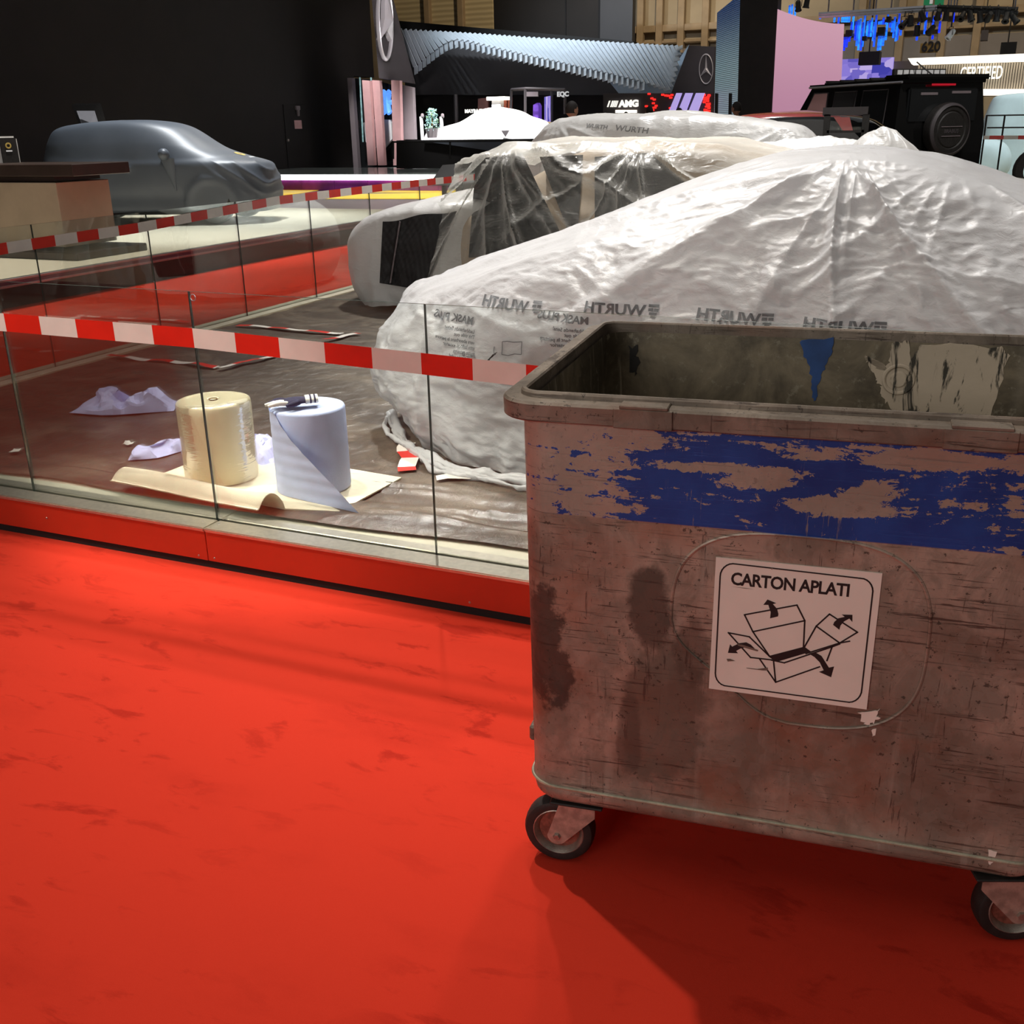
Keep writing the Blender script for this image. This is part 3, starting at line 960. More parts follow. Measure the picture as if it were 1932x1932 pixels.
# ---- castors
def castor(x, y, rot):
    """castor as a part of the container, with tyre, rim, fork, bolt as sub-parts"""
    c_, s_ = math.cos(rot), math.sin(rot)
    Mx = Matrix(((c_, -s_, 0, x), (s_, c_, 0, y), (0, 0, 1, 0), (0, 0, 0, 1)))
    A = V3(-.045, 0, .086)                     # axle centre in castor space; wheel axis along y
    ay_ = xf(Mx, [A])[0]
    wdir = np.array(Mx)[:3, 1]
    f = MB()
    for sgn in (-1, 1):
        yy = .034 * sgn
        pts = [(-.045 + .024 * math.cos(t), yy, .086 + .024 * math.sin(t)) for t in np.linspace(PI * 1.02, PI * 1.72, 8)]
        pts = pts + [(.046, yy, .150), (.046, yy, .176), (-.040, yy, .176)]
        f.prism(xf(Mx, pts), np.array(Mx)[:3, 1] * .004 * sgn)
    f.box(V3(-.042, -.036, .172), V3(.048, .036, .178), 0, 0, Mx)
    f.lathe([(.03, 0), (.03, .006)], xf(Mx, [(0, 0, .176)])[0], (0, 0, 1), 20, cap=True)
    fk = f.build('castor', M['fork'], bin_, local=True)
    MB().box(V3(-.06, -.05, .181), V3(.065, .05, .187), .002, 0, Mx).build('mounting_plate', M['rubber'], fk, local=True)
    tyre = [(.062, -.024), (.074, -.025), (.081, -.022), (.085, -.014), (.086, 0), (.085, .014), (.081, .022), (.074, .025), (.062, .024)]
    MB().lathe(tyre, ay_, wdir, 40).build('tyre', M['rubber'], fk, local=True)
    for hub in (1,):
        rimp = [(.062, -.024), (.060, -.025), (.056, -.020), (.050, -.010), (.050, .010), (.056, .020), (.060, .025), (.062, .024)]
        MB().lathe(rimp, ay_, wdir, 36).build('wheel_rim', M['zinc'], fk, local=True)
        MB().lathe([(0, -.014), (.022, -.014), (.024, -.009), (.051, -.009), (.051, .009), (.024, .009), (.022, .014), (0, .014)], ay_, wdir, 30).build('hub', M['hub'], fk, local=True)
    MB().lathe([(0, -.046), (.0075, -.046), (.009, -.043), (.009, -.038), (.0045, -.038), (.0045, .038), (.009, .038), (.009, .045), (0, .045)], ay_, wdir, 6).build('axle_bolt', M['zinc'], fk, local=True)
    return fk


castor(.045, .055, math.radians(2))
castor(.965, .055, math.radians(196))
castor(.045, .77, math.radians(-25))
castor(.965, .77, math.radians(35))

# ================================================================== GLASS FENCES
gf = thing('glass_fence', 'low frameless glass fence in the steel channel in front of the draped car', 'glass fence', (-2.76, YG, .15))
GX = [-5.78, -4.82, -3.79, -2.76, -1.735, -.705, .325, 1.355, 2.385]
for a, b in zip(GX[:-1], GX[1:]):
    m = MB()
    lo, hi = V3(a + .0018, YG - .005, .15), V3(b - .0018, YG + .005, 1.110)
    m.box(lo, hi)
    m.m = [1, 1, 0, 0, 1, 1]
    m.build('pane', [M['glass'], M['glass_edge']], gf, smooth=0)
m = MB().lathe([(.010, 0), (.012, .0008), (.014, 0)], (-2.738, YG - .0062, 1.088), (0, -1, 0), 24)
m.build('round_mark', M['alu'], gf)
gs = thing('side_glass_fence', 'long glass fence running beside the red aisle towards the plum stage', 'glass fence', (XG, 8, .15))
GY = [3.2, 4.15, 5.225, 6.305, 7.38, 8.46, 9.54, 10.62, 11.7, 12.78, 13.86]
for a, b in zip(GY[:-1], GY[1:]):
    m = MB()
    m.box(V3(XG - .005, a + .002, .15), V3(XG + .005, b - .002, 1.128))
    m.m = [1, 1, 1, 1, 0, 0]
    m.build('pane', [M['glass'], M['glass_edge']], gs, smooth=0)


def ribbon(pts, wdir, wd, band, th=.0006, start=0, wob=0.0, seed=0):
    """striped tape along a polyline; wdir = direction across the tape"""
    mb = MB()
    P = np.array(pts, float)
    L = np.r_[0, np.cumsum(np.linalg.norm(np.diff(P, axis=0), axis=1))]
    e = np.arange(start, L[-1], band)
    cuts = sorted(set([0.0] + [float(x) for x in e if x > 1e-6] + [float(L[-1])]))
    for i, (a, b) in enumerate(zip(cuts[:-1], cuts[1:])):
        n = max(2, int((b - a) / .05) + 1)
        rows = []
        for s in np.linspace(a, b, n):
            p = np.array([np.interp(s, L, P[:, k]) for k in range(3)])
            wv = np.asarray(wdir(s) if callable(wdir) else wdir, float)
            off = V3(0, 0, 0) if not wob else V3(0, 0, wob) * vnoise(np.array([[s * 6, seed, 0]]), 1, seed)[0]
            rows.append([p - wv * wd / 2 + off, p + wv * wd / 2 + off * .4])
        mb.grid(np.array(rows), i % 2)
    return mb


tp = ribbon([(-5.78, YG - .012, .93), (-3.766, YG - .010, .938), (-2.759, YG - .010, .932), (-1.756, YG - .010, .902), (-1.358, YG - .010, .889), (-.3, YG - .010, .86), (2.3, YG - .01, .80)], V3(.0, 0, 1), .077, .2007, start=.2007 * .06)
tag(tp.build('barrier_tape', [M['tape_white'], M['tape_red']]), 'red and white barrier tape stretched along the front glass fence', 'barrier tape')
tp = ribbon([(XG + .008, 3.3, .95), (XG + .008, 5.0, 1.0), (XG + .008, 6.2, 1.02), (XG + .008, 7.96, 1.10), (XG + .008, 10.49, 1.11), (XG + .008, 13.7, 1.10)], V3(0, 0, 1), .072, .2, start=.1)
tag(tp.build('barrier_tape', [M['tape_red'], M['tape_white']]), 'red and white barrier tape along the side glass fence by the aisle', 'barrier tape')

# ================================================================== STAND FLOOR COVERING
gx, gy = np.meshgrid(np.r_[np.linspace(-5.66, -1.0, 260), np.linspace(-.97, 7, 90)], np.r_[np.linspace(3.33, 6.5, 190), np.linspace(6.55, 13, 130)])
P = np.stack([gx, gy, gx * 0], -1)
k1 = ridged(P * V3(.7, 1.6, 1), 1.5, 3, 11)
k2 = fbm(P, 4.0, 3, 5)
zz = FZ + .002 + .006 * np.clip(k1, -.5, 2) * .7 + .003 * k2
# pulled folds near the front corner running along the fence
fold = np.exp(-((gy - 3.62) / .26) ** 2) * np.clip((gx + 2.75) / .6, 0, 1)
ph = (gy - 3.4) * 26 + .9 * (gx + 2) * (1 + (gy - 3.4)) + 1.4 * vnoise(P, 1.6, 9)
zz = zz + fold * .020 * np.clip(ridged(np.stack([gx * .55 + gy * .5, gy * 4.2 - gx * .5, gx * 0], -1), 1.7, 3, 33), 0, 2) ** 1.5
edge = np.clip((gy - 3.33) / .05, 0, 1)
P[..., 2] = FZ + (zz - FZ) * (.25 + .75 * edge)
P[..., 1] += np.where(gy < 3.5, .035 * vnoise(P * V3(1, 0, 0), 1.3, 4), 0)
tag(MB().grid(P[:, ::-1]).build('floor_foil', M['foil'], smooth=180), 'crinkled dark brown plastic foil spread over the stand floor', 'plastic sheet')

# ---- paper rolls
cr = thing('paper_roll', 'cream paper roll in clear wrap, left of the two rolls', 'paper roll', (-3.09, 3.625, FZ + .012))
c0 = V3(-3.09, 3.625, 0)
zb_, zt_ = FZ + .0168, .552
MB().lathe([(.022, zt_ - .004), (.05, zt_ - .001), (.145, zt_), (.158, zt_ - .004), (.164, zt_ - .014), (.1655, zt_ - .05), (.164, (zb_ + zt_) / 2), (.165, zb_ + .02), (.163, zb_ + .004), (.15, zb_)], c0, (0, 0, 1), 72, cap=True).build('paper', M['cream_roll'], cr, smooth=50)
MB().lathe([(.022, zt_ + .001), (.0185, zt_ + .001), (.0185, zt_ - .02), (0, zt_ - .02)], c0, (0, 0, 1), 24).build('core', M['core'], cr)
MB().lathe([(.025, zt_ + .0022), (.10, zt_ + .003), (.148, zt_ + .0024), (.161, zt_ - .003), (.1672, zt_ - .014), (.1686, zt_ - .05), (.1672, (zb_ + zt_) / 2), (.1685, zb_ + .02), (.166, zb_ + .002)], c0, (0, 0, 1), 72).build('clear_wrap', M['wrap'], cr, smooth=60)

br_ = thing('paper_roll', 'pale blue paper roll with a loose hanging sheet, right of the two rolls', 'paper roll', (-2.605, 3.66, FZ + .012))
c1 = V3(-2.605, 3.66, 0)
zt2 = .556
MB().lathe([(0, zt2 - .002), (.12, zt2), (.150, zt2), (.158, zt2 - .003), (.162, zt2 - .012), (.163, (zb_ + zt2) / 2), (.163, zb_ + .015), (.160, zb_ + .003), (.14, zb_)], c1, (0, 0, 1), 72).build('paper', M['blue_roll'], br_, smooth=50)
# loose tail: leaves the roll at the left and falls diagonally to the right foot
tip = onZ(678, 970, FZ + .014)
rows = []
ra = .1655
e0 = V3(c1[0] + (ra + .002) * math.cos(math.radians(-112)), c1[1] + (ra + .002) * math.sin(math.radians(-112)), zt2 - .004)
for v in np.linspace(0, 1, 44):
    E3 = e0 + (tip - e0) * v ** 1.1
    E3[2] = e0[2] + (tip[2] - e0[2]) * v
    out_ = np.array([E3[0] - c1[0], E3[1] - c1[1]])
    dd = np.linalg.norm(out_)
    bow = .030 * math.sin(PI * v)
    out_ = out_ / dd * max(dd + bow, ra + .004)
    dd = np.linalg.norm(out_)
    aE = math.atan2(out_[1], out_[0])
    at = aE - math.acos(min(1, ra / dd))
    a0 = math.radians(-178)
    row = []
    for u in np.linspace(0, 1, 22):
        a = a0 + (at - a0) * u
        row.append((c1[0] + ra * math.cos(a), c1[1] + ra * math.sin(a), E3[2] + (zb_ + .004 - E3[2]) * 0))
    tp_ = np.array(row[-1])
    for u in np.linspace(0, 1, 17)[1:]:
        row.append(tuple(tp_ + (V3(c1[0] + out_[0], c1[1] + out_[1], E3[2]) - tp_) * u + V3(0, 0, -.02 * v * u * (1 - v))))
    row = np.array(row)
    row[:, 2] += .0 
    rows.append(row)
R_ = np.array(rows)
R_[..., 2] = np.maximum(R_[..., 2], FZ + .0175)
arc = np.linspace(0, 1, R_.shape[1])[None, :]
wr = .0022 * np.sin(R_[..., 2] * 120 + arc * 5 + 2 * np.sin(arc * 4)) * arc
nrm_ = (R_[..., :2] - c1[:2])
nrm_ /= np.linalg.norm(nrm_, axis=2, keepdims=True)
R_[..., :2] += nrm_ * wr[..., None]
MB().grid(R_).build('loose_sheet', M['blue_roll'], br_, smooth=180)

# ---- felt mat with its front edge humped over the foil
mt = thing('felt_mat', 'cream felt mat under the two paper rolls, front edge curled up', 'mat', (-2.9, 3.55, FZ))
zf = FZ + .010
A_, B_, C_, D_ = onZ(431, 848, zf), onZ(758, 903, zf), onZ(640, 967, zf), V3(-3.40, 3.44, zf)
E_ = V3(-2.56, 3.37, zf)
MB().prism([D_, E_, C_, B_, A_], (0, 0, .006)).build('mat_sheet', M['felt'], mt, smooth=0)
h0, h1 = onZ(212, 940, zf), onZ(492, 985, FZ + .02)
h0, h1 = V3(-3.47, 3.315, zf), V3(-2.60, 3.235, zf)
rows = []
for t in np.linspace(0, 1, 30):
    base = D_ + (E_ - D_) * t
    front = h0 + (h1 - h0) * t
    row = []
    hh = .078 + .006 * math.sin(t * 7)
    for u in np.linspace(0, 1, 26):
        p = base + (front - base) * u
        row.append(p + V3(0, 0, hh * math.sin(PI * min(u, .93)) ** .65 + .006))
    rows.append(row)
R_ = np.array(rows)
m = MB().grid(R_)
R2 = R_ + V3(0, 0, .005)
m.grid(R2[:, ::-1])
m.grid(np.stack([R_[-1], R2[-1]], 0))
m.grid(np.stack([R2[0], R_[0]], 0))
m.build('curled_edge', M['felt'], mt, smooth=60)


# ---- crumpled wipes
def crumple(name, label, pts, wd, hh, seed, group=None):
    """a crumpled strip of paper cloth along pts: folded heightfield with sharp facets"""
    P = np.array(pts, float)
    n, k = 30, 15
    L = np.r_[0, np.cumsum(np.linalg.norm(np.diff(P, axis=0), axis=1))]
    rows = []
    for i, t in enumerate(np.linspace(0, L[-1], n)):
        p = np.array([np.interp(t, L, P[:, j]) for j in range(3)])
        q = np.array([np.interp(min(t + .01, L[-1]), L, P[:, j]) - np.interp(max(t - .01, 0), L, P[:, j]) for j in range(3)])
        q /= np.linalg.norm(q)
        s_ = V3(-q[1], q[0], 0)
        row = []
        for j in range(k):
            u = j / (k - 1) * 2 - 1
            x = p + s_ * u * wd / 2
            N = np.array([[x[0], x[1], seed * 3.7]])
            f1 = vnoise(N, 9, seed)[0]
            f2 = 1 - 2 * abs(vnoise(N, 15, seed + 3)[0])
            jx = vnoise(N, 19, seed + 9)[0] * .035
            jy = vnoise(N, 19, seed + 14)[0] * .035
            env = max(0.0, (1 - abs(u) ** 4)) * min(1, 7 * t / L[-1] + .05) * min(1, 7 * (1 - t / L[-1]) + .05)
            row.append((x[0] + jx * env, x[1] + jy * env, FZ + .010 + env * hh * max(.12, .42 + .45 * f1 + .30 * f2)))
        rows.append(row)
    R_ = np.array(rows)
    o = MB().grid(R_).build(name, M['cloth'], smooth=14)
    return tag(o, label, 'wipe', group)


crumple('paper_wipe', 'crumpled lilac paper wipe lying alone on the dark foil', [(-4.72, 4.40, 0), (-4.5, 4.42, 0), (-4.22, 4.62, 0)], .24, .125, 3)
crumple('paper_wipe', 'folded lilac wipe lying flat on foil behind the cream roll', [onZ(246, 865, FZ), onZ(290, 862, FZ), onZ(350, 845, FZ)], .13, .055, 6)
crumple('paper_wipe', 'crumpled lilac wipe heaped behind and between the two rolls', [onZ(462, 858, FZ), onZ(490, 850, FZ), onZ(530, 880, FZ)], .20, .12, 9)

# ---- work glove on the blue roll
gl = thing('work_glove', 'navy work glove with white fingers on top of the blue roll', 'glove', (-2.63, 3.62, zt2))
gz = zt2 + .004
pa = onZ(505, 768, gz + .01)
pb = onZ(607, 757, gz + .015)
gd = (pb - pa) / np.linalg.norm(pb - pa)
gn_ = V3(-gd[1], gd[0], 0)
gp = lambda a, b, z: pa + gd * a + gn_ * b + V3(0, 0, z)
R = []
for a, hw, ht in ((.062, .030, .010), (.072, .038, .015), (.095, .043, .018), (.12, .043, .019), (.145, .036, .017), (.165, .032, .015)):
    R.append([gp(a, hw * math.cos(q), .012 + ht * math.sin(q) * (1 if math.sin(q) > 0 else .6)) for q in np.linspace(0, 2 * PI, 18, endpoint=False)])
MB().rings(R, True, True).build('palm', M['navy'], gl, smooth=60)
for k, (b0, b1, ln, zz_) in enumerate(((-.028, -.040, .00, .012), (-.010, -.012, -.012, .012), (.010, .014, -.006, .014), (.026, .038, .014, .012))):
    tip = gp(ln, b1, .012 if k < 2 else .008)
    pts = [gp(.085, b0, .012), gp(.055, b0 * 1.1 + (b1 - b0) * .2, .018), gp(.03 + ln * .5, b0 + (b1 - b0) * .7, .016), tip]
    MB().tube(pts, [.011, .0105, .010, .006], 10).build('finger', M['glove_white'] if k in (0, 1) else M['navy'], gl, smooth=60)
MB().tube([gp(.13, -.03, .014), gp(.105, -.056, .014), gp(.075, -.066, .012)], [.013, .012, .007], 10).build('thumb', M['navy'], gl, smooth=60)
for a0, a1, mm in ((.160, .178, 'glove_white'), (.178, .186, 'navy'), (.186, .196, 'glove_white'), (.196, .204, 'navy'), (.204, .214, 'glove_white')):
    R = [[gp(a, .036 * math.cos(q), .016 + .018 * math.sin(q)) for q in np.linspace(0, 2 * PI, 18, endpoint=False)] for a in (a0, a1)]
    MB().rings(R, True, True).build('cuff' if mm == 'glove_white' else 'cuff_band', M[mm], gl, smooth=60)

# ---- loose tape scraps on the foil
def floor_tape(label, a, b, band, start, seed, wd=.055, first=0):
    P0, P1 = onZ(*a, FZ + .016), onZ(*b, FZ + .016)
    d = (P1 - P0) / np.linalg.norm(P1 - P0)
    wv = V3(-d[1], d[0], 0)
    pts = [P0 + (P1 - P0) * t + wv * .012 * math.sin(t * 9 + seed) + V3(0, 0, .006 * abs(math.sin(t * 11 + seed))) for t in np.linspace(0, 1, 14)]
    o = ribbon(pts, wv, wd, band, start=start, wob=.010, seed=seed).build('tape_strip', [M['tape_red'], M['tape_white']] if not first else [M['tape_white'], M['tape_red']])
    return tag(o, label, 'tape strip')


floor_tape('twisted red and white tape strip on foil near the aisle ledge', (202, 671), (412, 691), .20, .20, 2)
floor_tape('short tape strip on foil running towards the bumper of the near car', (412, 696), (518, 672), .22, .14, 4, .055, 1)
floor_tape('red and white tape strip on foil behind the front barrier tape', (448, 613), (645, 631), .20, .14, 6)
floor_tape('white ended tape strip crossing on foil under the near car nose', (612, 642), (676, 629), .20, .12, 8, .06)
floor_tape('red and white tape end sticking out below the hem of the near sheet', (767, 836), (772, 888), .14, .13, 9, .085, 1)
floor_tape('white tape end with red tip under the near sheet hem by the bin', (823, 903), (905, 898), .30, .26, 5, .07, 1)

for lab, px, py, sd in (('tiny white paper scrap on the foil left of the cream roll', 241, 838, 2), ('tiny cream paper scrap on the foil at the left edge', 29, 852, 5)):
    p = onZ(px, py, FZ + .014)
    rg = np.random.default_rng(sd)
    P4 = np.array([[p + V3(i * .014 - .02 + rg.normal(0, .003), j * .014 - .02 + rg.normal(0, .003), abs(rg.normal(0, .007))) for i in range(4)] for j in range(4)])
    tag(MB().grid(P4).build('paper_scrap', M['glove_white'], smooth=0), lab, 'paper scrap')

# ================================================================== DRAPED CARS
def cover_pts(rings, nth=300, nv=90, tens=.5):
    """closed car-cover surface from level outlines (xf, xr, half width, z front, z side, z rear, exponent)"""
    th = np.linspace(0, 2 * PI, 1441)

    def ring(r, t):
        xf_, xr, w_, zf_, zs, zr, n = r[:7]
        c, s = np.cos(t), np.sin(t)
        xc, a = (xf_ + xr) / 2, abs(xf_ - xr) / 2
        sg = 1 if xf_ > xr else -1
        ux = np.sign(c) * np.abs(c) ** (2 / n)
        x = xc + sg * a * ux
        y = w_ * np.sign(s) * np.abs(s) ** (2 / n)
        z = zs + (zf_ - zs) * np.maximum(ux, 0) ** 2 + (zr - zs) * np.maximum(-ux, 0) ** 2
        return np.stack([x, y, z], -1)
    mid = ring(rings[1], th)
    L = np.r_[0, np.cumsum(np.linalg.norm(np.diff(mid, axis=0), axis=1))]
    t = np.interp(np.linspace(0, L[-1], nth, endpoint=False), L, th)
    K = np.array([ring(r, t) for r in rings])          # R x nth x 3
    seg = np.linalg.norm(np.diff(K, axis=0), axis=2).mean(1)
    cu = np.r_[0, np.cumsum(seg)]
    out = []
    for s in np.linspace(0, cu[-1], nv):
        i = min(int(np.searchsorted(cu, s, side='right')) - 1, len(rings) - 2)
        u = (s - cu[i]) / (cu[i + 1] - cu[i])
        p0, p1, p2, p3 = K[max(i - 1, 0)], K[i], K[i + 1], K[min(i + 2, len(rings) - 1)]
        m1, m2 = tens * (p2 - p0) * min(1, seg[i] * 1.2 / (seg[max(i - 1, 0)] + seg[i]) * 1.6), tens * (p3 - p1) * min(1, seg[i] * 1.2 / (seg[min(i + 1, len(seg) - 1)] + seg[i]) * 1.6)
        out.append((2 * u ** 3 - 3 * u ** 2 + 1) * p1 + (u ** 3 - 2 * u ** 2 + u) * m1 + (-2 * u ** 3 + 3 * u ** 2) * p2 + (u ** 3 - u ** 2) * m2)
    return np.array(out)                               # nv x nth x 3


def normals(P):
    du = np.roll(P, -1, 1) - np.roll(P, 1, 1)
    dv = np.empty_like(P)
    dv[1:-1] = P[2:] - P[:-2]
    dv[0], dv[-1] = P[1] - P[0], P[-1] - P[-2]
    N = np.cross(du, dv)
    N /= np.linalg.norm(N, axis=2, keepdims=True) + 1e-9
    c = P.mean((0, 1)) - V3(0, 0, .3)
    if ((P - c) * N).sum() < 0:
        N = -N
    return N


def smoothstep(x, a, b):
    t = np.clip((x - a) / (b - a), 0, 1)
    return t * t * (3 - 2 * t)


def rays_fold(P, A, k, amp, reach, seed, near=-1, spread=None, sharp=1.5):
    """pleats running down from a pinch point A on the near side"""
    dx, dz = P[..., 0] - A[0], A[2] - P[..., 2]
    r = np.sqrt(dx ** 2 + dz ** 2 + (P[..., 1] - A[1]) ** 2)
    phi = np.arctan2(dx, np.maximum(dz, 0) + .04)
    wob = .35 * vnoise(np.stack([r * 2.2, phi * 2, r * 0], -1), 1, seed)
    pat = (1 - np.abs(np.sin(k * (phi + wob * .25) + .9 * vnoise(np.stack([phi * 2.3, phi * 0, phi * 0], -1), 1, seed + 4)))) ** sharp
    win = smoothstep(r, .03, .28) * (1 - smoothstep(r, reach * .45, reach)) * smoothstep(dz, -.02, .10)
    win = win * (P[..., 1] * near > A[1] * near - .35)
    irregular = .45 + .8 * np.abs(vnoise(np.stack([phi * 3, phi * 0 + seed, phi * 0], -1), 1, seed + 2))
    return amp * pat * win * irregular


def place(P, cx, cy, cz, rz):
    c, s = math.cos(rz), math.sin(rz)
    Q = P.copy()
    Q[..., 0] = cx + c * P[..., 0] - s * P[..., 1]
    Q[..., 1] = cy + s * P[..., 0] + c * P[..., 1]
    Q[..., 2] = P[..., 2] + cz
    return Q


def project_text(body, px, py, size, surf, mirror=False, ang=0.0, bold=0.0, flat_n=(0, -1, 0), hs=1.0, Y0=3.6):
    """printed words laid on a sheet: flat lettering dropped on the surface along +Y"""
    vs, fs = text_geo(body, size, bold)
    if not len(vs):
        return None, None
    O_ = surf_hit(surf, px, py)
    if O_ is None:
        return None, None
    c, s = math.cos(ang), math.sin(ang)
    out = []
    for x, y, z in vs:
        x *= hs
        if mirror:
            x = -x
        X, Zz = c * x - s * y, s * x + c * y
        hit = surf.ray_cast(Vector((O_[0] + X, O_[1] - 1.2, O_[2] + Zz)), Vector((0, 1, 0)))
        if hit[0] is None:
            hit = (Vector((O_[0] + X, O_[1], O_[2] + Zz)),)
        out.append((hit[0].x, hit[0].y - .007, hit[0].z + .002))
    return out, fs


def surf_hit(surf, px, py):
    d = ray(px, py)
    h = surf.ray_cast(Vector(EYE), Vector(d / np.linalg.norm(d)))
    return np.array(h[0]) if h[0] is not None else None


def bvh(P, closed=True):
    h, w_ = P.shape[:2]
    idx = np.arange(h * w_).reshape(h, w_)
    if closed:
        idx = np.hstack([idx, idx[:, :1]])
    q = np.stack([idx[:-1, :-1], idx[:-1, 1:], idx[1:, 1:], idx[1:, :-1]], -1).reshape(-1, 4)
    return BVHTree.FromPolygons(P.reshape(-1, 3).tolist(), q.tolist())


M['print'] = plain('grey_print_ink', (.16, .17, .18), .6, 0, .1, 20)
M['print_far'] = plain('grey_print_ink_far', (.25, .25, .25), .6, 0, .1, 20)

# ---------------- car A: the near one
ca = thing('draped_car', 'nearest car under a white masking sheet printed with mirrored lettering, behind the bin', 'car', (-.6, 5.07, FZ))
rA = [(-1.98, 2.05, .985, 0, 0, 0, 3.2),
      (-2.06, 2.08, .985, .07, .07, .07, 3.2),
      (-2.26, 2.10, .965, .24, .28, .3, 3.0),
      (-2.27, 2.08, .935, .43, .52, .5, 2.9),
      (-2.16, 2.02, .885, .66, .74, .75, 2.7),
      (-1.98, 1.85, .81, .77, .92, .9, 2.6),
      (-1.10, 1.25, .62, 1.10, 1.16, 1.08, 2.4),
      (-.42, .62, .42, 1.322, 1.335, 1.28, 2.3),
      (-.20, .40, .26, 1.375, 1.375, 1.35, 2.2),
      (.04, .12, .02, 1.39, 1.39, 1.39, 2)]
P = cover_pts(rA, 780, 220)
P[..., 0] = P[..., 0]
P = place(P, -.6, 5.07, FZ + .006, 0)
N = normals(P)
d = np.zeros(P.shape[:2])
d += rays_fold(P, V3(-.56, 4.74, 1.50), 3.3, .050, 2.3, 3, sharp=3)
d += rays_fold(P, V3(-.50, 4.72, 1.50), 6.5, .020, 1.7, 13, sharp=2)
d += rays_fold(P, V3(-.14, 4.74, 1.47), 7.5, .018, 1.7, 8, sharp=2)
d += rays_fold(P, V3(-2.35, 4.75, .92), 5, .028, 1.0, 5, sharp=2)
Pz = P[..., 2] - FZ
# loose gathered plastic at the nose and along the hem
hemw = (1 - smoothstep(Pz, .0, .55))
d += hemw * .030 * (np.clip(ridged(P * V3(1, 1, .55), 3.6, 3, 21), -.2, 1.6))
nose = 1 - smoothstep(P[..., 0], -3.0, -2.3)
d += nose * (.035 * ridged(P, 3.2, 3, 31) + .022 * ridged(P + .2 * vnoise(P, 4, 6)[..., None], 6.5, 3, 35)) * (1 - smoothstep(Pz, .55, .95))
side_ = smoothstep(-N[..., 1], .25, .8)
Pw = P + .12 * vnoise(P, 3, 2)[..., None]
d += (.009 * ridged(Pw * V3(.8, 1, 1.7), 6.5, 3, 41) + .0045 * ridged(Pw * V3(.7, 1, 2.0), 15, 2, 44)) * (.25 + .75 * side_) + .010 * fbm(P, 1.7, 2, 17)
# long soft creases along the bonnet
top = smoothstep(N[..., 2], .55, .9)
d += top * .014 * ridged(P * V3(.35, 1.6, 1) + V3(0, P[..., 0:1].mean() * 0, 0), 3.0, 3, 51)
P = P + N * d[..., None]
P[0, :, 2] = np.maximum(P[0, :, 2], FZ + .012)
P[..., 2] = np.maximum(P[..., 2], FZ + .010)
PA = P
bA = bvh(P)
sheetA = MB().grid(P, closed=True).build('masking_sheet', M['film'], ca, smooth=180)
m = MB()
T = [('WURTH', 1020, 590, .062, 1), ('WURTH', 1242, 597, .062, 1), ('WURTH', 1459, 614, .062, 1), ('WURTH', 1672, 630, .062, 1), ('MASK PLUS', 893, 613, .045, 0), ('MASK PLUS', 1112, 613, .045, 0)]
for tx, px, py, sz, logo in T:
    m = MB()
    vs, fs = project_text(tx, px - (26 if logo else 0), py, sz, bA, True, -.03, .0012 if not logo else .002, hs=1.15)
    if vs is None:
        continue
    m.add(vs, fs)
    if logo:
        for i, (dx, dz, w2, h2) in enumerate(((0, .026, .045, .012), (0, .010, .020, .012), (.025, .010, .020, .012), (.006, -.004, .034, .010), (.012, -.012, .02, .007))):
            O_ = surf_hit(bA, px, py - 4)
            q = []
            for a, b in ((0, 0), (w2, 0), (w2, h2), (0, h2)):
                X, Zz = O_[0] - dx - a, O_[2] + dz + b
                hh = bA.ray_cast(Vector((X, 3.2, Zz)), Vector((0, 1, 0)))[0]
                q.append((X, (hh.y if hh else O_[1]) - .007, Zz))
            m.add(q, [(0, 1, 2, 3)])
    m.build('printed_word', M['print'], sheetA, smooth=0)
for px, rows_ in ((893, ('Lackhaftende Seite!', 'This side out', 'vers absorbant la peinture', 'este lado al exterior', 'parte esterna', 'denne side udad')), (1112, ('Lackhaftende Seite!', 'This side out', 'vers absorbant la peinture', 'este lado al exterior', 'parte esterna'))):
    for i, t_ in enumerate(rows_):
        if px > 1000 and i > 3:
            break
        vs, fs = project_text(t_, px + 3, 630 + i * 10.4 - (0 if px < 1000 else 0), .0225, bA, True, -.03, .0006)
        if vs:
            MB().add(vs, fs).build('printed_line', M['print'], sheetA, smooth=0)
vs, fs = project_text('Art. 0', 897, 676, .03, bA, True, -.03, .001)
if vs:
    MB().add(vs, fs).build('printed_line', M['print'], sheetA, smooth=0)
m = MB()
def sline(pts, wd=.0035):
    P3 = [surf_hit(bA, *p) for p in pts]
    if any(p is None for p in P3):
        return
    for a, b in zip(P3[:-1], P3[1:]):
        q = []
        t = (b - a) / np.linalg.norm(b - a)
        nn = np.cross(t, V3(0, 1, 0))
        for p in (a - nn * wd / 2, b - nn * wd / 2, b + nn * wd / 2, a + nn * wd / 2):
            q.append(p + V3(0, -.008, .002))
        m.add(q, [(0, 1, 2, 3)])
sline([(949, 645), (958, 644), (970, 646), (986, 645)])
sline([(986, 645), (985, 657), (985, 669)])
sline([(985, 669), (972, 668), (960, 671), (948, 669)])
sline([(948, 669), (949, 657), (949, 645)])
sline([(934, 654), (933, 662), (934, 671)])
m.build('printed_pictogram', M['print'], sheetA, smooth=0)
hp_ = [onZ(x, y, FZ + .02) for x, y in ((738, 782), (750, 815), (768, 838), (800, 862), (840, 882), (890, 896), (940, 903), (1000, 910), (1100, 922))]
L_ = np.array(hp_)
tt = np.linspace(0, len(hp_) - 1, 120)
pts = [V3(*[np.interp(t, range(len(hp_)), L_[:, k]) for k in range(3)]) for t in tt]
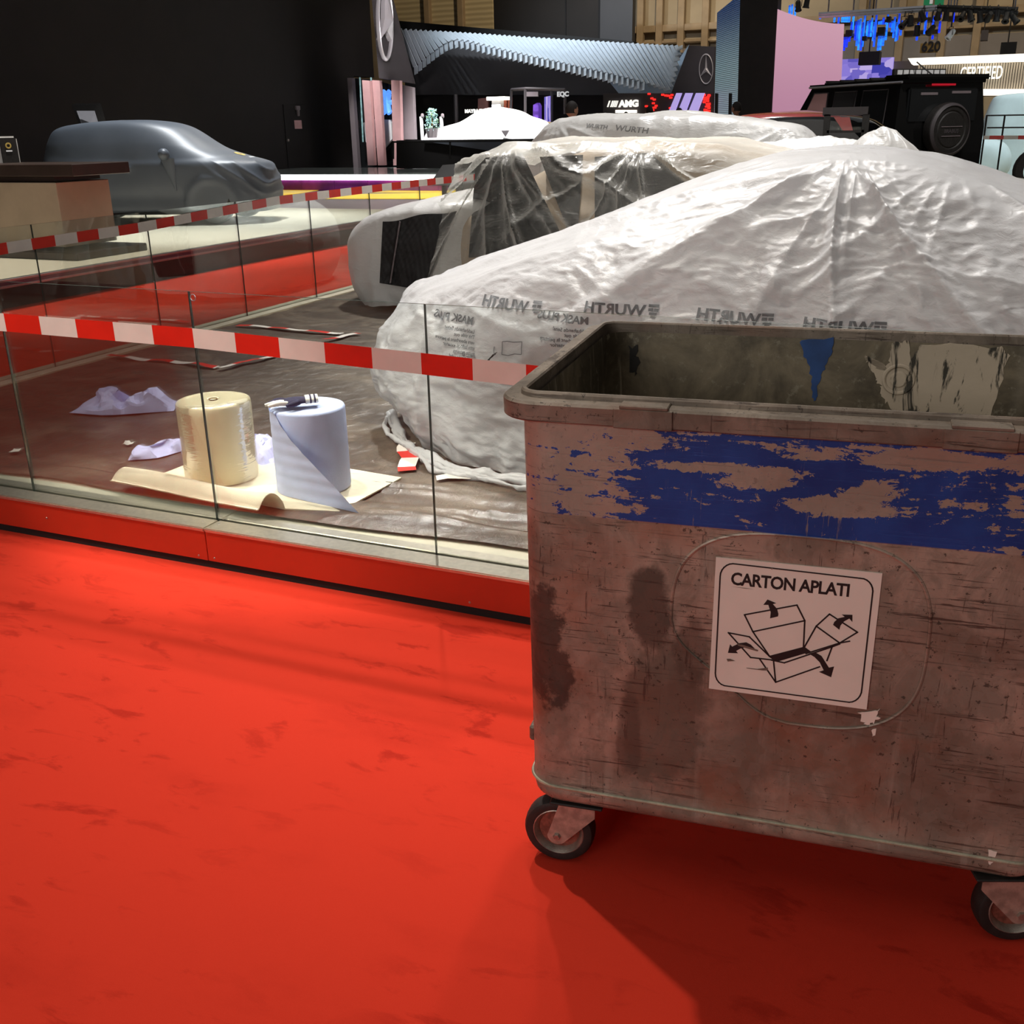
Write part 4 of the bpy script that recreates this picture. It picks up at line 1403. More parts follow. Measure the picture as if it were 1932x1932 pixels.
for nm, off, r0, sd in (('hem_strand', 0, .024, 1), ('hem_strand', .05, .018, 5), ('hem_strand', .10, .014, 9)):
    rr = [r0 * (.55 + .5 * abs(float(vnoise(np.array([[t * 1.3, sd, 0]]), 1, sd)[0])) + .25 * math.sin(t * 3 + sd) ** 2) for t in tt]
    q = [p + V3(off * .25 * math.sin(t * 1.7 + sd), -off * (1 - .6 * abs(math.sin(t + sd))), r0 * .25 - .006) for p, t in zip(pts, tt)]
    m = MB().tube(q, rr, 12)
    v = np.vstack(m.v)
    v = v + (.011 * ridged(v * V3(1, 1, 1), 9, 3, 20 + sd))[:, None] * V3(.3, .5, .8)
    v[:, 2] = np.maximum(v[:, 2], FZ + .006)
    m.v = [v]
    m.build(nm, M['film'], sheetA, smooth=180)
# what stands under it: dark tyre patches and body, seen faintly through the film
m = MB()
Pi = cover_pts([(-1.9, 1.9, .84, .14, .16, .2, 3), (-2.06, 1.92, .88, .32, .40, .4, 3), (-2.0, 1.9, .82, .56, .62, .7, 2.8), (-1.0, 1.3, .60, .98, 1.02, 1.0, 2.5), (-.35, .55, .40, 1.26, 1.27, 1.2, 2.4), (.05, .1, .02, 1.33, 1.33, 1.33, 2)], 90, 30)
m.grid(place(Pi, -.6, 5.07, FZ, 0), closed=True)
for i, fc in enumerate(m.f):
    if Pi.reshape(-1, 3)[fc][:, 2].mean() < .50:
        m.m[i] = 1
m.build('car_body', [M['white'], M['greycar']], ca, smooth=180)
for x in (-1.78, .95):
    for y in (4.30, 5.84):
        m = MB().lathe([(.20, -.10), (.29, -.10), (.315, -.07), (.315, .07), (.29, .10), (.20, .10), (0, .09)], (x, y, FZ + .32), (0, 1, 0), 28)
        m.build('wheel', M['rubber'], ca)

# ---------------- car B: behind it, black quilted pad over the bumper, clear sheet over the cabin
cbx, cby, crz = -2.55, 9.0, math.radians(0)
cb = thing('draped_car', 'second car with black quilted bumper pad and translucent sheet over its cabin', 'car', (cbx, cby, FZ), crz)
rB = [(-2.62, 2.1, .93, .06, .1, .1, 3.2), (-2.74, 2.1, .95, .22, .24, .25, 3.2), (-2.80, 2.1, .95, .45, .5, .5, 3.0), (-2.70, 2.08, .92, .62, .70, .75, 2.9), (-2.45, 2.0, .88, .76, .82, .9, 2.7), (-1.55, 1.7, .78, .93, .95, 1.0, 2.5), (-.75, 1.1, .60, 1.28, 1.29, 1.2, 2.5), (-.5, .8, .5, 1.34, 1.34, 1.3, 2.4), (.1, .2, .02, 1.37, 1.37, 1.37, 2)]
Pb = cover_pts(rB, 300, 90)
Pb = place(Pb, cbx, cby, FZ, crz)
MB().grid(Pb, closed=True).build('car_body', M['beige_panel'], cb, smooth=180)
BB = bvh(Pb)
# opaque bonnet sheet
rS = [(-2.66, -1.2, .99, .01, .05, .1, 3.2), (-2.78, -1.2, 1.0, .2, .2, .25, 3.2), (-2.86, -1.2, 1.0, .45, .5, .5, 3.0), (-2.78, -1.25, .97, .66, .74, .78, 2.9), (-2.50, -1.3, .92, .80, .86, .92, 2.7), (-2.1, -1.4, .72, .90, .94, .97, 2.5), (-1.8, -1.5, .3, .97, .99, .99, 2.2), (-1.7, -1.6, .02, .99, .99, .99, 2)]
Ps = place(cover_pts(rS, 360, 110), cbx, cby, FZ, crz)
Ns = normals(Ps)
Ps = Ps + Ns * (.010 * ridged(Ps, 3.4, 3, 71) + .030 * (1 - smoothstep(Ps[..., 2] - FZ, .1, .5)) * ridged(Ps, 3.0, 2, 73))[..., None]
Ps[..., 2] = np.maximum(Ps[..., 2], FZ + .012)
MB().grid(Ps, closed=True).build('bonnet_sheet', M['film_far'], cb, smooth=180)
# quilted pad hugging the near front corner
bS = bvh(Ps)
rows = []
for v in np.linspace(0, 1, 40):
    row = []
    for u in np.linspace(0, 1, 60):
        tl, tr, br, bl = V3(722, 418, 0), V3(862, 397, 0), V3(800, 548, 0), V3(716, 534, 0)
        p = (1 - v) * ((1 - u) * tl + u * tr) + v * ((1 - u) * bl + u * br)
        p[1] += 4 * math.sin(u * 9) * (1 - v) * .6
        h = surf_hit(bS, p[0], p[1])
        if h is None:
            h = onY(p[0], p[1], 8.05)
        d = ray(p[0], p[1])
        q = 2.2 * math.sin((u * 10 + v * 8) * PI) * 0
        lift = .030 + .010 * abs(math.sin((u * 11 + v * 7) * PI)) ** .4 * abs(math.sin((u * 11 - v * 7) * PI)) ** .4
        if u > .22 and u < .27:
            lift += .025
        row.append(h - d / np.linalg.norm(d) * lift)
    rows.append(row)
MB().grid(np.array(rows)[::-1]).build('quilted_pad', M['quilt'], cb, smooth=180)
MB().tube([r[14] - ray(790, 470) * .004 for r in rows[1:-1]], .007, 6).build('pad_piping', M['greylight'], cb, smooth=60)
# clear sheet over the cabin: membrane between two roof points and the floor
XR = np.linspace(-1.58, 3.2, 330)
near0 = []
rTop = lambda x: np.interp(x, [-1.75, -1.62, -1.5, -1.2, -.9, -.3, .3, .62, .9, 1.25, 1.9, 2.5, 3.2], [.98, 1.16, 1.24, 1.335, 1.37, 1.36, 1.36, 1.34, 1.29, 1.24, 1.20, 1.1, .9])
rows = []
for v in np.linspace(0, 1, 150):
    t = v
    yy = np.interp(t, [0, .06, .30, .50, .62, .80, 1], [-1.24, -1.20, -1.10, -.90, -.60, .3, 1.0])
    zr = np.interp(t, [0, .06, .30, .50, .62, .80, 1], [.0, .10, .46, .86, 1.0, 1.02, .95])
    rows.append([(x, yy + (.10 if x < -1.4 else 0) * 0, rTop(x) * zr) for x in XR])
Pc = np.array(rows)
Pc[:, :, 0] += -.12 * (1 - Pc[:, :, 2] / 1.37) * np.clip((-.9 - Pc[:, :, 0]) / .8, 0, 1)   # left edge rakes out toward the floor
Pc = place(Pc, cbx, cby, FZ + .012, crz)
dv = np.gradient(Pc, axis=0)
du = np.gradient(Pc, axis=1)
Nc = np.cross(du, dv)
Nc /= np.linalg.norm(Nc, axis=2, keepdims=True)
if Nc[..., 1].mean() > 0:
    Nc = -Nc
A1, A2 = surf_hit(bvh(Pc, False), 962, 290), surf_hit(bvh(Pc, False), 1208, 288)
d = rays_fold(Pc, A1, 7, .12, 2.4, 61, sharp=2.4) + rays_fold(Pc, A1, 13, .03, 1.8, 63, sharp=2) + rays_fold(Pc, A2, 6, .10, 1.7, 66, sharp=2.4)
d += .022 * fbm(Pc, 2.0, 2, 68) + .006 * ridged(Pc, 6, 3, 69)
Pc = Pc + Nc * d[..., None]
for A in (A1, A2):
    r2 = ((Pc - A) ** 2).sum(-1)
    Pc[..., 2] += .05 * np.exp(-r2 / .035)
Pc[..., 2] = np.maximum(Pc[..., 2], FZ + .012)
MB().grid(Pc[::-1]).build('cabin_sheet', M['film_clear'], cb, smooth=180)
# dark glass panes of the cabin
bC = bvh(Pb)
def pane_on(pts, name, mat, parent, surf, lift=.015):
    P3 = []
    for x, y in pts:
        h = surf_hit(surf, x, y)
        if h is None:
            continue
        dd = ray(x, y)
        P3.append(h - dd / np.linalg.norm(dd) * lift)
    MB().prism(P3, (0, -.006, 0)).build(name, mat, parent, smooth=0)
def patch_on(c4, name, mat, parent, surf, lift=.02, n=14):
    tl, tr, br, bl = [V3(*c, 0) for c in c4]
    rows = []
    for v in np.linspace(0, 1, n):
        row = []
        for u in np.linspace(0, 1, n):
            p = (1 - v) * ((1 - u) * tl + u * tr) + v * ((1 - u) * bl + u * br)
            h = surf_hit(surf, p[0], p[1])
            if h is None:
                h = onY(p[0], p[1], 8.3)
            dd = ray(p[0], p[1])
            row.append(h - dd / np.linalg.norm(dd) * lift)
        rows.append(row)
    MB().grid(np.array(rows)[::-1]).build(name, mat, parent, smooth=180)
patch_on([(898, 300), (985, 288), (1072, 470), (884, 486)], 'windscreen', M['carglass'], cb, bC)
patch_on([(1018, 296), (1100, 292), (1090, 440), (1078, 452)], 'side_window', M['carglass'], cb, bC)
patch_on([(1122, 296), (1225, 288), (1300, 350), (1122, 425)], 'side_window', M['carglass'], cb, bC)

# ---------------- car E: behind car B to the right, crumpled tail
ce = thing('draped_car', 'third car under a crumpled white sheet with a gathered crest at right', 'car', (-1.5, 11, FZ))
rE = [(-1.6, 1.35, .9, 0, 0, 0, 3), (-1.65, 1.36, .9, .2, .3, .3, 3), (-1.45, 1.22, .85, .8, .85, .7, 2.6), (-.9, .9, .62, 1.12, 1.17, 1.05, 2.4), (-.5, .6, .4, 1.27, 1.28, 1.22, 2.3), (-.05, .1, .02, 1.31, 1.31, 1.30, 2)]
P = place(cover_pts(rE, 340, 110), -1.55, 11.0, FZ + .006, 0)
N = normals(P)
d = .035 * ridged(P, 2.4, 3, 81) + .012 * ridged(P, 6, 2, 83)
P = P + N * d[..., None]
P[..., 2] = np.maximum(P[..., 2], FZ + .012)
MB().grid(P, closed=True).build('masking_sheet', M['film_far'], ce, smooth=180)
rows = []
for v in np.linspace(0, 1, 40):
    row = []
    for u in np.linspace(0, 1, 70):
        x = -1.30 + u * .72
        yb = 10.3
        hgt_ = .30 * math.sin(PI * u ** 1.3) ** .7
        row.append((x + .05 * math.sin(v * 5 + u * 3), yb - .28 + v * .5 + .02 * math.sin(u * 20), FZ + 1.14 + hgt_ * math.sin(PI * (.12 + .8 * v)) ** .8 + .012 * float(ridged(np.array([[u * 6, v * 3, 2]]), 1, 3, 91)[0])))
    rows.append(row)
MB().grid(np.array(rows)).build('gathered_crest', M['film_far'], ce, smooth=180)

# ---------------- car D: far one, tall
cd_ = thing('draped_car', 'farthest draped car, tall, under a white sheet with a tent peak at left', 'car', (-3.2, 12.3, FZ))
rD = [(-2.12, 1.9, .92, 0, 0, 0, 3), (-2.14, 1.92, .92, .25, .3, .3, 3), (-2.08, 1.85, .88, .95, 1.0, 1.0, 2.7), (-1.80, 1.62, .74, 1.38, 1.40, 1.30, 2.8), (-1.58, 1.45, .62, 1.55, 1.56, 1.44, 2.8), (-1.1, .9, .4, 1.61, 1.61, 1.53, 2.4), (-.1, .1, .02, 1.64, 1.64, 1.60, 2)]
P = place(cover_pts(rD, 420, 120), -3.55, 13.2, FZ + .006, 0)
N = normals(P)
A = V3(-5.0, 12.55, 1.70)
d = rays_fold(P, A, 8, .06, 1.3, 95, sharp=1.6) + rays_fold(P, V3(-2.15, 12.6, 1.60), 9, .05, 1.0, 97) + .012 * ridged(P, 3.5, 3, 98) + .02 * fbm(P, 1.5, 2, 99)
P = P + N * d[..., None]
P[..., 2] = np.maximum(P[..., 2], FZ + .012)
bD = bvh(P)
shD = MB().grid(P, closed=True).build('masking_sheet', M['film_far'], cd_, smooth=180)
for tx, px, py, sz in (('WURTH', 1160, 246, .085), ('WURTH', 1105, 240, .06), ('MASK PLUS', 1220, 266, .075), ('MASK PLUS', 995, 264, .065)):
    vs, fs = project_text(tx, px, py, sz, bD, False, -.10, .0022, hs=1.35)
    if vs:
        MB().add(vs, fs).build('printed_word', M['print_far'], shD, smooth=0)

# ================================================================== AISLE STAGE WITH THE GREY CAR
SX, SZ = -9.06, .315
st = thing('display_stage', 'low pale wooden display stage across the red aisle with the grey car on it', 'stage', (-13, 12, 0))
struct_pts = [(-22.2, 4.0), (SX, 4.0), (SX, 16.9), (-22.2, 16.9)]
MB().prism([(x, y, SZ - .03) for x, y in struct_pts], (0, 0, .03)).build('stage_floor', M['stage_floor'], st, smooth=0)
MB().box(V3(-22.2, 4.05, 0), V3(SX - .03, 16.85, SZ - .075)).build('stage_skirt', M['stage_side'], st, smooth=0)
MB().box(V3(SX - .02, 4.0, SZ - .062), V3(SX + .004, 16.9, SZ - .028)).build('edge_strip', M['plum'], st, smooth=0)
MB().box(V3(SX - .02, 4.0, SZ - .090), V3(SX + .006, 16.9, SZ - .063), .004).build('edge_profile', M['alu'], st)
MB().box(V3(SX - .05, 4.0, SZ - .028), V3(SX + .006, 16.9, SZ - .0), .004).build('edge_nosing', M['alu'], st)

# grey covered car
RW, FW = onZ(136, 427, SZ), onZ(405, 424, SZ)
dr = (FW - RW) / np.linalg.norm(FW - RW)
hd = math.atan2(dr[1], dr[0])
nn = V3(-dr[1], dr[0], 0)
CC = (RW + FW) / 2 + nn * .83
gcar = thing('covered_car', 'small hatchback under a slate grey stretch cover with mirror pockets, on the pale stage', 'car', (CC[0], CC[1], SZ), hd)
rG = [(1.86, -1.66, .80, .16, .20, .20, 4.2), (1.94, -1.74, .84, .24, .24, .28, 4.0), (1.98, -1.78, .86, .46, .5, .5, 3.8), (1.95, -1.78, .86, .70, .74, .78, 3.6), (1.84, -1.76, .84, .90, .90, .95, 3.4), (1.50, -1.72, .80, 1.005, 1.00, 1.08, 3.3), (1.12, -1.66, .72, 1.13, 1.24, 1.25, 3.3), (.62, -1.55, .62, 1.44, 1.45, 1.41, 3.3), (.38, -1.40, .54, 1.525, 1.53, 1.48, 3.0), (.0, -1.0, .35, 1.57, 1.565, 1.54, 2.6), (-.45, -.55, .02, 1.585, 1.585, 1.58, 2)]
P = cover_pts(rG, 420, 130)
N = normals(P)
d = np.zeros(P.shape[:2])
x_, y_, z_ = P[..., 0], P[..., 1], P[..., 2]
# wheel arch hollow, sill line, bonnet pleats, door handle points
for wx in (1.175, -1.175):
    rr = np.sqrt((x_ - wx) ** 2 + (z_ - .30) ** 2)
    d += np.where(np.abs(y_) > .5, .020 * np.exp(-((rr - .38) / .07) ** 2), 0)
d -= .018 * np.exp(-((z_ - .42) / .12) ** 2) * (np.abs(x_) < .75)
pl_ = (1 - np.abs(np.sin((x_ * .8 + z_ * 1.1) * 17 + 2 * vnoise(P, 2, 3)))) ** 1.6
d += .016 * pl_ * smoothstep(x_, .9, 1.5) * (1 - smoothstep(z_, .9, 1.02)) * smoothstep(z_, .55, .75) * (y_ < 0)
d += .02 * pl_ * smoothstep(x_, 1.55, 1.85) * (1 - smoothstep(z_, .82, .98)) * smoothstep(z_, .4, .5)
for hx, hz in ((-.15, .86), (-1.0, .86)):
    d += .03 * np.exp(-((x_ - hx) / .08) ** 2 - ((z_ - hz) / .035) ** 2)
d += .012 * fbm(P, 1.4, 2, 12)
P = P + N * d[..., None]
MB().grid(P, closed=True).build('stretch_cover', M['cover'], gcar, local=True, smooth=180)
bG = bvh(P)
for sy in (-1, 1):
    m = MB()
    th_l = [(0, -.14), (.05, -.13), (.085, -.09), (.095, 0), (.085, .08), (.05, .12), (0, .13)]
    m.lathe([(r * .95, h) for r, h in th_l], (.52, sy * .90, 1.06), (.35, sy * 1, 0), 18)
    R = []
    for t in np.linspace(0, 1, 8):
        w2 = .10 * (1 - t) + .012
        R.append([(.55 + t * .08 + w2 * math.cos(q), sy * (.86 - .01 * t) + .03 * (1 - t * .6) * math.sin(q), 1.0 - t * .48) for q in np.linspace(0, 2 * PI, 12, endpoint=False)])
    m.rings(R, False, True)
    m.build('mirror_pocket', M['cover'], gcar, local=True, smooth=60)
for wx in (1.175, -1.175):
    for sy in (-1, 1):
        m = MB().lathe([(.205, -.09), (.275, -.09), (.295, -.07), (.295, .07), (.275, .09), (.205, .09)], (wx, sy * .70, .295), (0, 1, 0), 32)
        wl = m.build('wheel', M['rubber'], gcar, local=True)
        m = MB().lathe([(.20, .085), (.19, .02), (.05, .03), (0, .04)], (wx, sy * .70, .295), (0, sy, 0), 32)
        m.build('hubcap', M['tintglass'], wl, local=True)
        m = MB()
        for k in range(6):
            a = k * PI / 3 + .3
            p0 = V3(wx + .06 * math.cos(a), sy * .765, .295 + .06 * math.sin(a))
            p1 = V3(wx + .18 * math.cos(a), sy * .775, .295 + .18 * math.sin(a))
            m.tube([p0, p1], [.022, .016], 6)
        m.build('spokes', M['chrome'], wl, local=True)
MB().box(V3(-1.6, -.72, .15), V3(1.7, .72, .30), .05).build('underbody', M['rubber'], gcar, local=True)
def emb(cx, cy, r0, r1, zoff, mat, name, parent, n=24):
    m = MB()
    R = []
    for rr in (r0, r1):
        row = []
        for q in np.linspace(0, 2 * PI, n, endpoint=False):
            x, y = cx + rr * math.cos(q), cy + rr * math.sin(q) * 1.3
            h = bG.ray_cast(Vector((x, y, 3)), Vector((0, 0, -1)))[0]
            row.append((x, y, (h.z if h else 1) + zoff))
        R.append(row)
    m.rings(R).build(name, mat, parent, local=True, smooth=0)
emb(1.42, -.02, .035, .085, .006, M['gold'], 'yellow_emblem', gcar)
m = MB()
q = []
for x, y in ((1.58, -.10), (1.58, .12), (1.62, .12), (1.62, -.10)):
    h = bG.ray_cast(Vector((x, y, 3)), Vector((0, 0, -1)))[0]
    q.append((x, y, h.z + .006))
m.add(q, [(0, 1, 2, 3)]).build('printed_word', M['signgrey'], gcar, local=True, smooth=0)

# counter with wall charger
ct = thing('reception_counter', 'beige fronted counter with dark overhanging top on the left of the stage', 'counter', (-10.4, 9.4, SZ))
Yc_ = 9.3
a, b = onY(135, 310, Yc_), onY(135, 333, Yc_)
MB().box(V3(a[0] - 3, Yc_, b[2]), V3(a[0], Yc_ + .9, a[2]), .006).build('counter_top', M['brown_top'], ct)
a1, b1 = onY(102, 345, Yc_), onY(118, 445, Yc_)
MB().box(V3(a1[0] - 3, Yc_ + .08, b[2] - .06), V3(a1[0] - .08, Yc_ + .8, b[2] + .01)).build('shadow_gap', M['brown_top'], ct, smooth=0)
MB().box(V3(a1[0] - 3, Yc_ + .02, SZ + .13), V3(a1[0], Yc_ + .85, a1[2]), .006).build('front_panel', M['beige_panel'], ct)
MB().box(V3(a1[0] - 3, Yc_ - .14, SZ), V3(a1[0] + .33, Yc_ + 1.0, SZ + .09), .01).build('base_plinth', M['brown_top'], ct)
p0 = onY(20, 312, 10.0)
hc_ = onY(20, 257, 10.0)[2] - p0[2]
wbx = thing('wall_charger', 'white and black wall charger box standing on the counter top at left edge', 'charger', p0, math.radians(52))
MB().box(V3(-.12, -.05, 0), V3(.12, .07, hc_), .03, seg=3).build('housing', M['white'], wbx, local=True)
MB().box(V3(-.085, -.06, .004), V3(.108, -.045, hc_ - .018), .008, seg=2).build('front_plate', M['rubber'], wbx, local=True)
MB().lathe([(.018, 0), (.02, .006), (.034, .006), (.036, 0)], (.01, -.06, hc_ * .68), (0, -1, 0), 20).build('round_emblem', M['gold'], wbx, local=True)
MB().box(V3(-.025, -.066, hc_ * .5 - .008), V3(.045, -.059, hc_ * .5 + .008)).build('printed_word', M['signgrey'], wbx, local=True, smooth=0)
# tilted info screen behind the grey car
sc1 = thing('info_screen', 'tilted black info screen rising behind the roof of the grey car', 'screen', (*onY(165, 230, 15.5)[:2], SZ))
T4 = [onY(x, y, Y) for x, y, Y in ((135, 198, 15.6), (182, 198, 15.9), (200, 260, 15.6), (158, 260, 15.3))]
MB().prism(T4, (.03, .08, .03)).build('screen_housing', M['rubber'], sc1, smooth=0)
T5 = [onY(x, y, Y) - V3(0, .02, 0) for x, y, Y in ((147, 209, 15.58), (180, 209, 15.79), (194, 255, 15.6), (164, 255, 15.35))]
MB().prism(T5, (0, -.012, 0)).build('screen_face', M['screen_dim'], sc1, smooth=0)
T5 = [onY(x, y, Y) - V3(0, .05, 0) for x, y, Y in ((152, 217, 15.58), (181, 217, 15.79), (191, 252, 15.6), (166, 252, 15.35))]
MB().prism(T5, (0, -.012, 0)).build('screen_picture', M['screen_dark'], sc1, smooth=0)
q = onY(178, 262, 15.5)
MB().tube([V3(q[0], 15.55, SZ), V3(q[0], 15.6, q[2])], .05, 10).build('stand_pole', M['rubber'], sc1)

# ================================================================== FLOOR AND STAGE FURTHER BACK
struct('floor_plum', MB().box(V3(-26, 17.4, -.1), V3(-6.0, 27.1, -.004)), M['plumfloor'], smooth=0)
for lab, pts in (('slanted bright yellow floor stripe beside the nose of the grey car', [(500, 357), (616, 357), (560, 366), (500, 372)]), ('nearer long yellow floor stripe in front of the white edged stage', [(614, 376), (668, 367), (840, 364), (840, 376)]), ('farther yellow floor stripe ending by the tilted tablet', [(700, 364), (760, 355.5), (860, 355), (860, 364)])):
    m = MB().prism([onZ(x, y, -.003) for x, y in pts], (0, 0, .012))
    tag(m.build('floor_stripe', M['yellow'], smooth=0), lab, 'floor marking')
fs_ = thing('light_edged_stage', 'raised stage with glossy top and glowing white edge in front of the black wall', 'stage', (-16, 30, 0))
YS = 27.2
zt_s = onY(660, 329, YS)[2]
xr_s = onY(842, 329, YS)[0]
MB().prism([(-22.3, YS, zt_s - .05), (xr_s, YS, zt_s - .05), (xr_s + 1.8, YS + 3, zt_s - .05), (xr_s + 1.8, 30.7, zt_s - .05), (-14.5, 30.7, zt_s - .05), (-14.5, 32.2, zt_s - .05), (-22.3, 32.2, zt_s - .05)], (0, 0, .05)).build('stage_top', M['stagetop'], fs_, smooth=0)
MB().box(V3(-22.3, YS - .06, zt_s - .16), V3(xr_s, YS, zt_s - .01), .02).build('light_edge', M['led'], fs_)
zk = 0
for k, xa in enumerate(np.arange(-22.3, xr_s - .1, 1.15)):
    MB().box(V3(xa + .006, YS, 0), V3(min(xa + 1.144, xr_s), YS + .06, zt_s - .16)).build('front_panel', M['magenta'], fs_, smooth=0)
tb = thing('tablet_stand', 'black tilted tablet on a post beside the bonnet of the second car', 'tablet', (*onY(840, 350, 12.5)[:2], FZ))
q = [onY(x, y, Y) for x, y, Y in ((832, 316, 12.6), (864, 314, 12.7), (846, 350, 12.3), (808, 350, 12.2))]
MB().prism(q, (0, .05, .03)).build('tablet', M['black'], tb, smooth=0)
p = onY(838, 345, 12.5)
MB().tube([V3(p[0], 12.5, 0), V3(p[0], 12.5, p[2])], .035, 10).build('post', M['rubber'], tb)
# dark parapet in front of the white car
pp = thing('low_parapet', 'dark parapet with sloping grey top in front of the white covered coupe', 'parapet', (-11, 31, 0))
q = [onY(x, y, 31) for x, y in ((748, 265), (1000, 262), (1000, 318), (748, 318))]
MB().prism(q, (0, .3, 0)).build('parapet_wall', M['darkwall'], pp, smooth=0)
q = [onY(x, y, 30.95) for x, y in ((800, 266.5), (1000, 263.5), (1000, 293), (915, 283))]
MB().prism(q, (0, .04, 0)).build('grey_slope', M['slope'], pp, smooth=0)
MB().tube([onY(742, 268, 30.8), onY(1000, 265, 30.8)], .03, 6).build('handrail', M['rubber'], pp)
for x in (742, 849):
    MB().tube([onY(x, 266, 30.85), onY(x, 300, 30.85)], .03, 6).build('rail_post', M['rubber'], pp)

# ================================================================== STAND OF THE STAR
Yt = 33.0
tw_ = thing('emblem_tower', 'slanted charcoal tower wall carrying the star emblem on the left', 'tower', (*onY(740, 150, Yt)[:2], 0))
cn = [onY(696, -60, Yt), onY(715, 147, Yt), onY(783, 158, Yt + 2.2), onY(726, -60, Yt + 1.0)]
MB().prism(cn, (-.25, .5, 0)).build('slanted_panel', M['greywall'], tw_, smooth=0)
# star emblem in the plane of the panel
def star(pc, U, W, R_, thick, mat, label, name='star_emblem'):
    U, W = np.asarray(U, float), np.asarray(W, float)
    nrm = np.cross(U, W)
    nrm /= np.linalg.norm(nrm)
    if nrm @ (EYE - pc) < 0:
        nrm = -nrm
    o = thing(name, label, 'emblem', pc)
    r0 = .07
    ringp = []
    for q in np.linspace(0, 2 * PI, 8, endpoint=False):
        ringp.append((1 - .055 + .055 * math.cos(q), .055 * math.sin(q)))
    RR = []
    for q in np.linspace(0, 2 * PI, 49):
        RR.append([pc + nrm * (thick * .6 + h * np.linalg.norm(W) * 1.2) + r * (U * math.cos(q) + W * math.sin(q)) for r, h in ringp])
    MB().rings(RR, closed=True).build('ring', mat, o, smooth=60)
    pts = []
    for k in range(3):
        a = PI / 2 + k * 2 * PI / 3
        pts.append((.93 * math.cos(a), .93 * math.sin(a)))
        a += PI / 3
        pts.append((.17 * math.cos(a), .17 * math.sin(a)))
    vs = [pc + nrm * thick * 2.0] + [pc + nrm * thick * .8 + x * U + y * W for x, y in pts]
    back = [pc + nrm * thick * .1 + x * U + y * W for x, y in pts]
    fs = [(0, 1 + i, 1 + (i + 1) % 6) for i in range(6)] + [(1 + i, 7 + i, 7 + (i + 1) % 6, 1 + (i + 1) % 6) for i in range(6)]
    MB().add(vs + back, fs).build('star', mat, o, smooth=0)
    return o
cpn = np.cross(cn[1] - cn[0], cn[2] - cn[1])
cpn /= np.linalg.norm(cpn)
on_p = lambda x, y: on_plane(x, y, cn[1], cpn)
pc = on_p(719, 42)
star(pc, on_p(732.5, 44) - pc, on_p(717, -34) - pc, 1, .25, M['chrome'], 'tall silver three pointed star in a ring on the slanted tower')
# entrance with pink columns below the tower
en = thing('glazed_entrance', 'dark glazed bay with three dusty pink columns under the star tower', 'partition', (*onY(715, 310, 33.4)[:2], .3))
q = [onY(x, y, Y) for x, y, Y in ((662, 147, 34.3), (700, 150, 34.3), (760, 164, 34.3), (760, 335, 34.3), (668, 335, 34.3))]
MB().prism(q, (0, .1, 0)).build('dark_glazing', M['carglass'], en, smooth=0)
q = [onY(x, y, 33.9) for x, y in ((655, 147), (664, 147), (676, 316), (667, 316))]
MB().prism(q, (0, .2, 0)).build('grey_jamb', M['greylight'], en, smooth=0)
for (x0, x1, x2, x3, Y) in ((683, 697, 706, 694, 33.2), (702, 716, 725, 713, 33.4), (738, 754, 758, 742, 33.6)):
    q = [onY(x0, 151, Y), onY(x1, 152, Y), onY(x2, 312, Y), onY(x3, 312, Y)]
    MB().prism(q, (0, .18, 0)).build('pink_column', M['pink'], en, smooth=0)
for (x, x2) in ((679, 685), (700, 706)):
    MB().tube([onY(x, 146, 33.7), onY(x2, 268, 33.7)], .03, 6).build('glass_rail', M['leaf'], en)
sd = struct('wall_grey_panel', quadY([(755, 160), (778, 165), (782, 263), (759, 263)], 33.9, .2), M['greylight'], smooth=0)
lg = thing('neon_logo', 'blue neon double arc logo on the dark glazing behind the columns', 'sign', onY(733, 193, 34.0))
for dx in (0, 9):
    pts = [onY(728 + dx + 6 * math.cos(a) * .9, 193 + 21 * math.sin(a), 34.0) for a in np.linspace(-PI / 2 - .2, -3 * PI / 2 + .2, 16)]
    MB().tube(pts, .10, 6).build('neon_arc', M['bluelogo'], lg)
MB().tube([onY(723, 193, 34.0), onY(741, 193, 34.0)], .09, 6).build('neon_bar', M['bluelogo'], lg)
wv_ = thing('covered_van', 'white covered vehicle glimpsed between the pink columns', 'van', (*onY(715, 270, 33.95)[:2], .4))
q = [onY(x, y, 34.1) for x, y in ((685, 232), (700, 225), (735, 226), (738, 232), (740, 262), (720, 285), (690, 268))]
MB().prism(q, (0, .12, 0)).build('white_shroud', M['whitecover'], wv_, smooth=0)

# fascia behind the canopy, the dark showroom below
struct('wall_fascia', quadY([(760, 66), (1300, 100), (1300, 179), (765, 179)], 38.4, .3), M['grey2'], smooth=0)
struct('wall_showroom', slabY(760, 165, 1300, 330, 39, .4), M['darkwall'], smooth=0)
sr = thing('showroom_divider', 'thin grey upright dividing the dark showroom back wall', 'divider', (*onY(860, 230, 37)[:2], 0))
MB().tube([onY(860, 178, 37), V3(onY(862, 300, 37)[0], 37, 0)], .08, 6).build('upright', M['greywall'], sr)
def sign(name, label, txt, px, py, Y, size, mat, bold=.0, ex=.02, hs=1.0, dy=0):
    vs, fs = text_geo(txt, size, bold, ex)
    p = onY(px, py, Y)
    r_ = [(p[0] + x * hs, Y - z, p[2] + y + x * dy) for x, y, z in vs]
    o = MB().add(r_, fs).build(name, mat, smooth=0)
    return tag(o, label, 'sign')
sign('wall_lettering', 'small lit MAYBACH lettering on the dark showroom wall', 'MAYBACH', 877, 213, 36.6, .17, M['signwhite'], .006, .01)
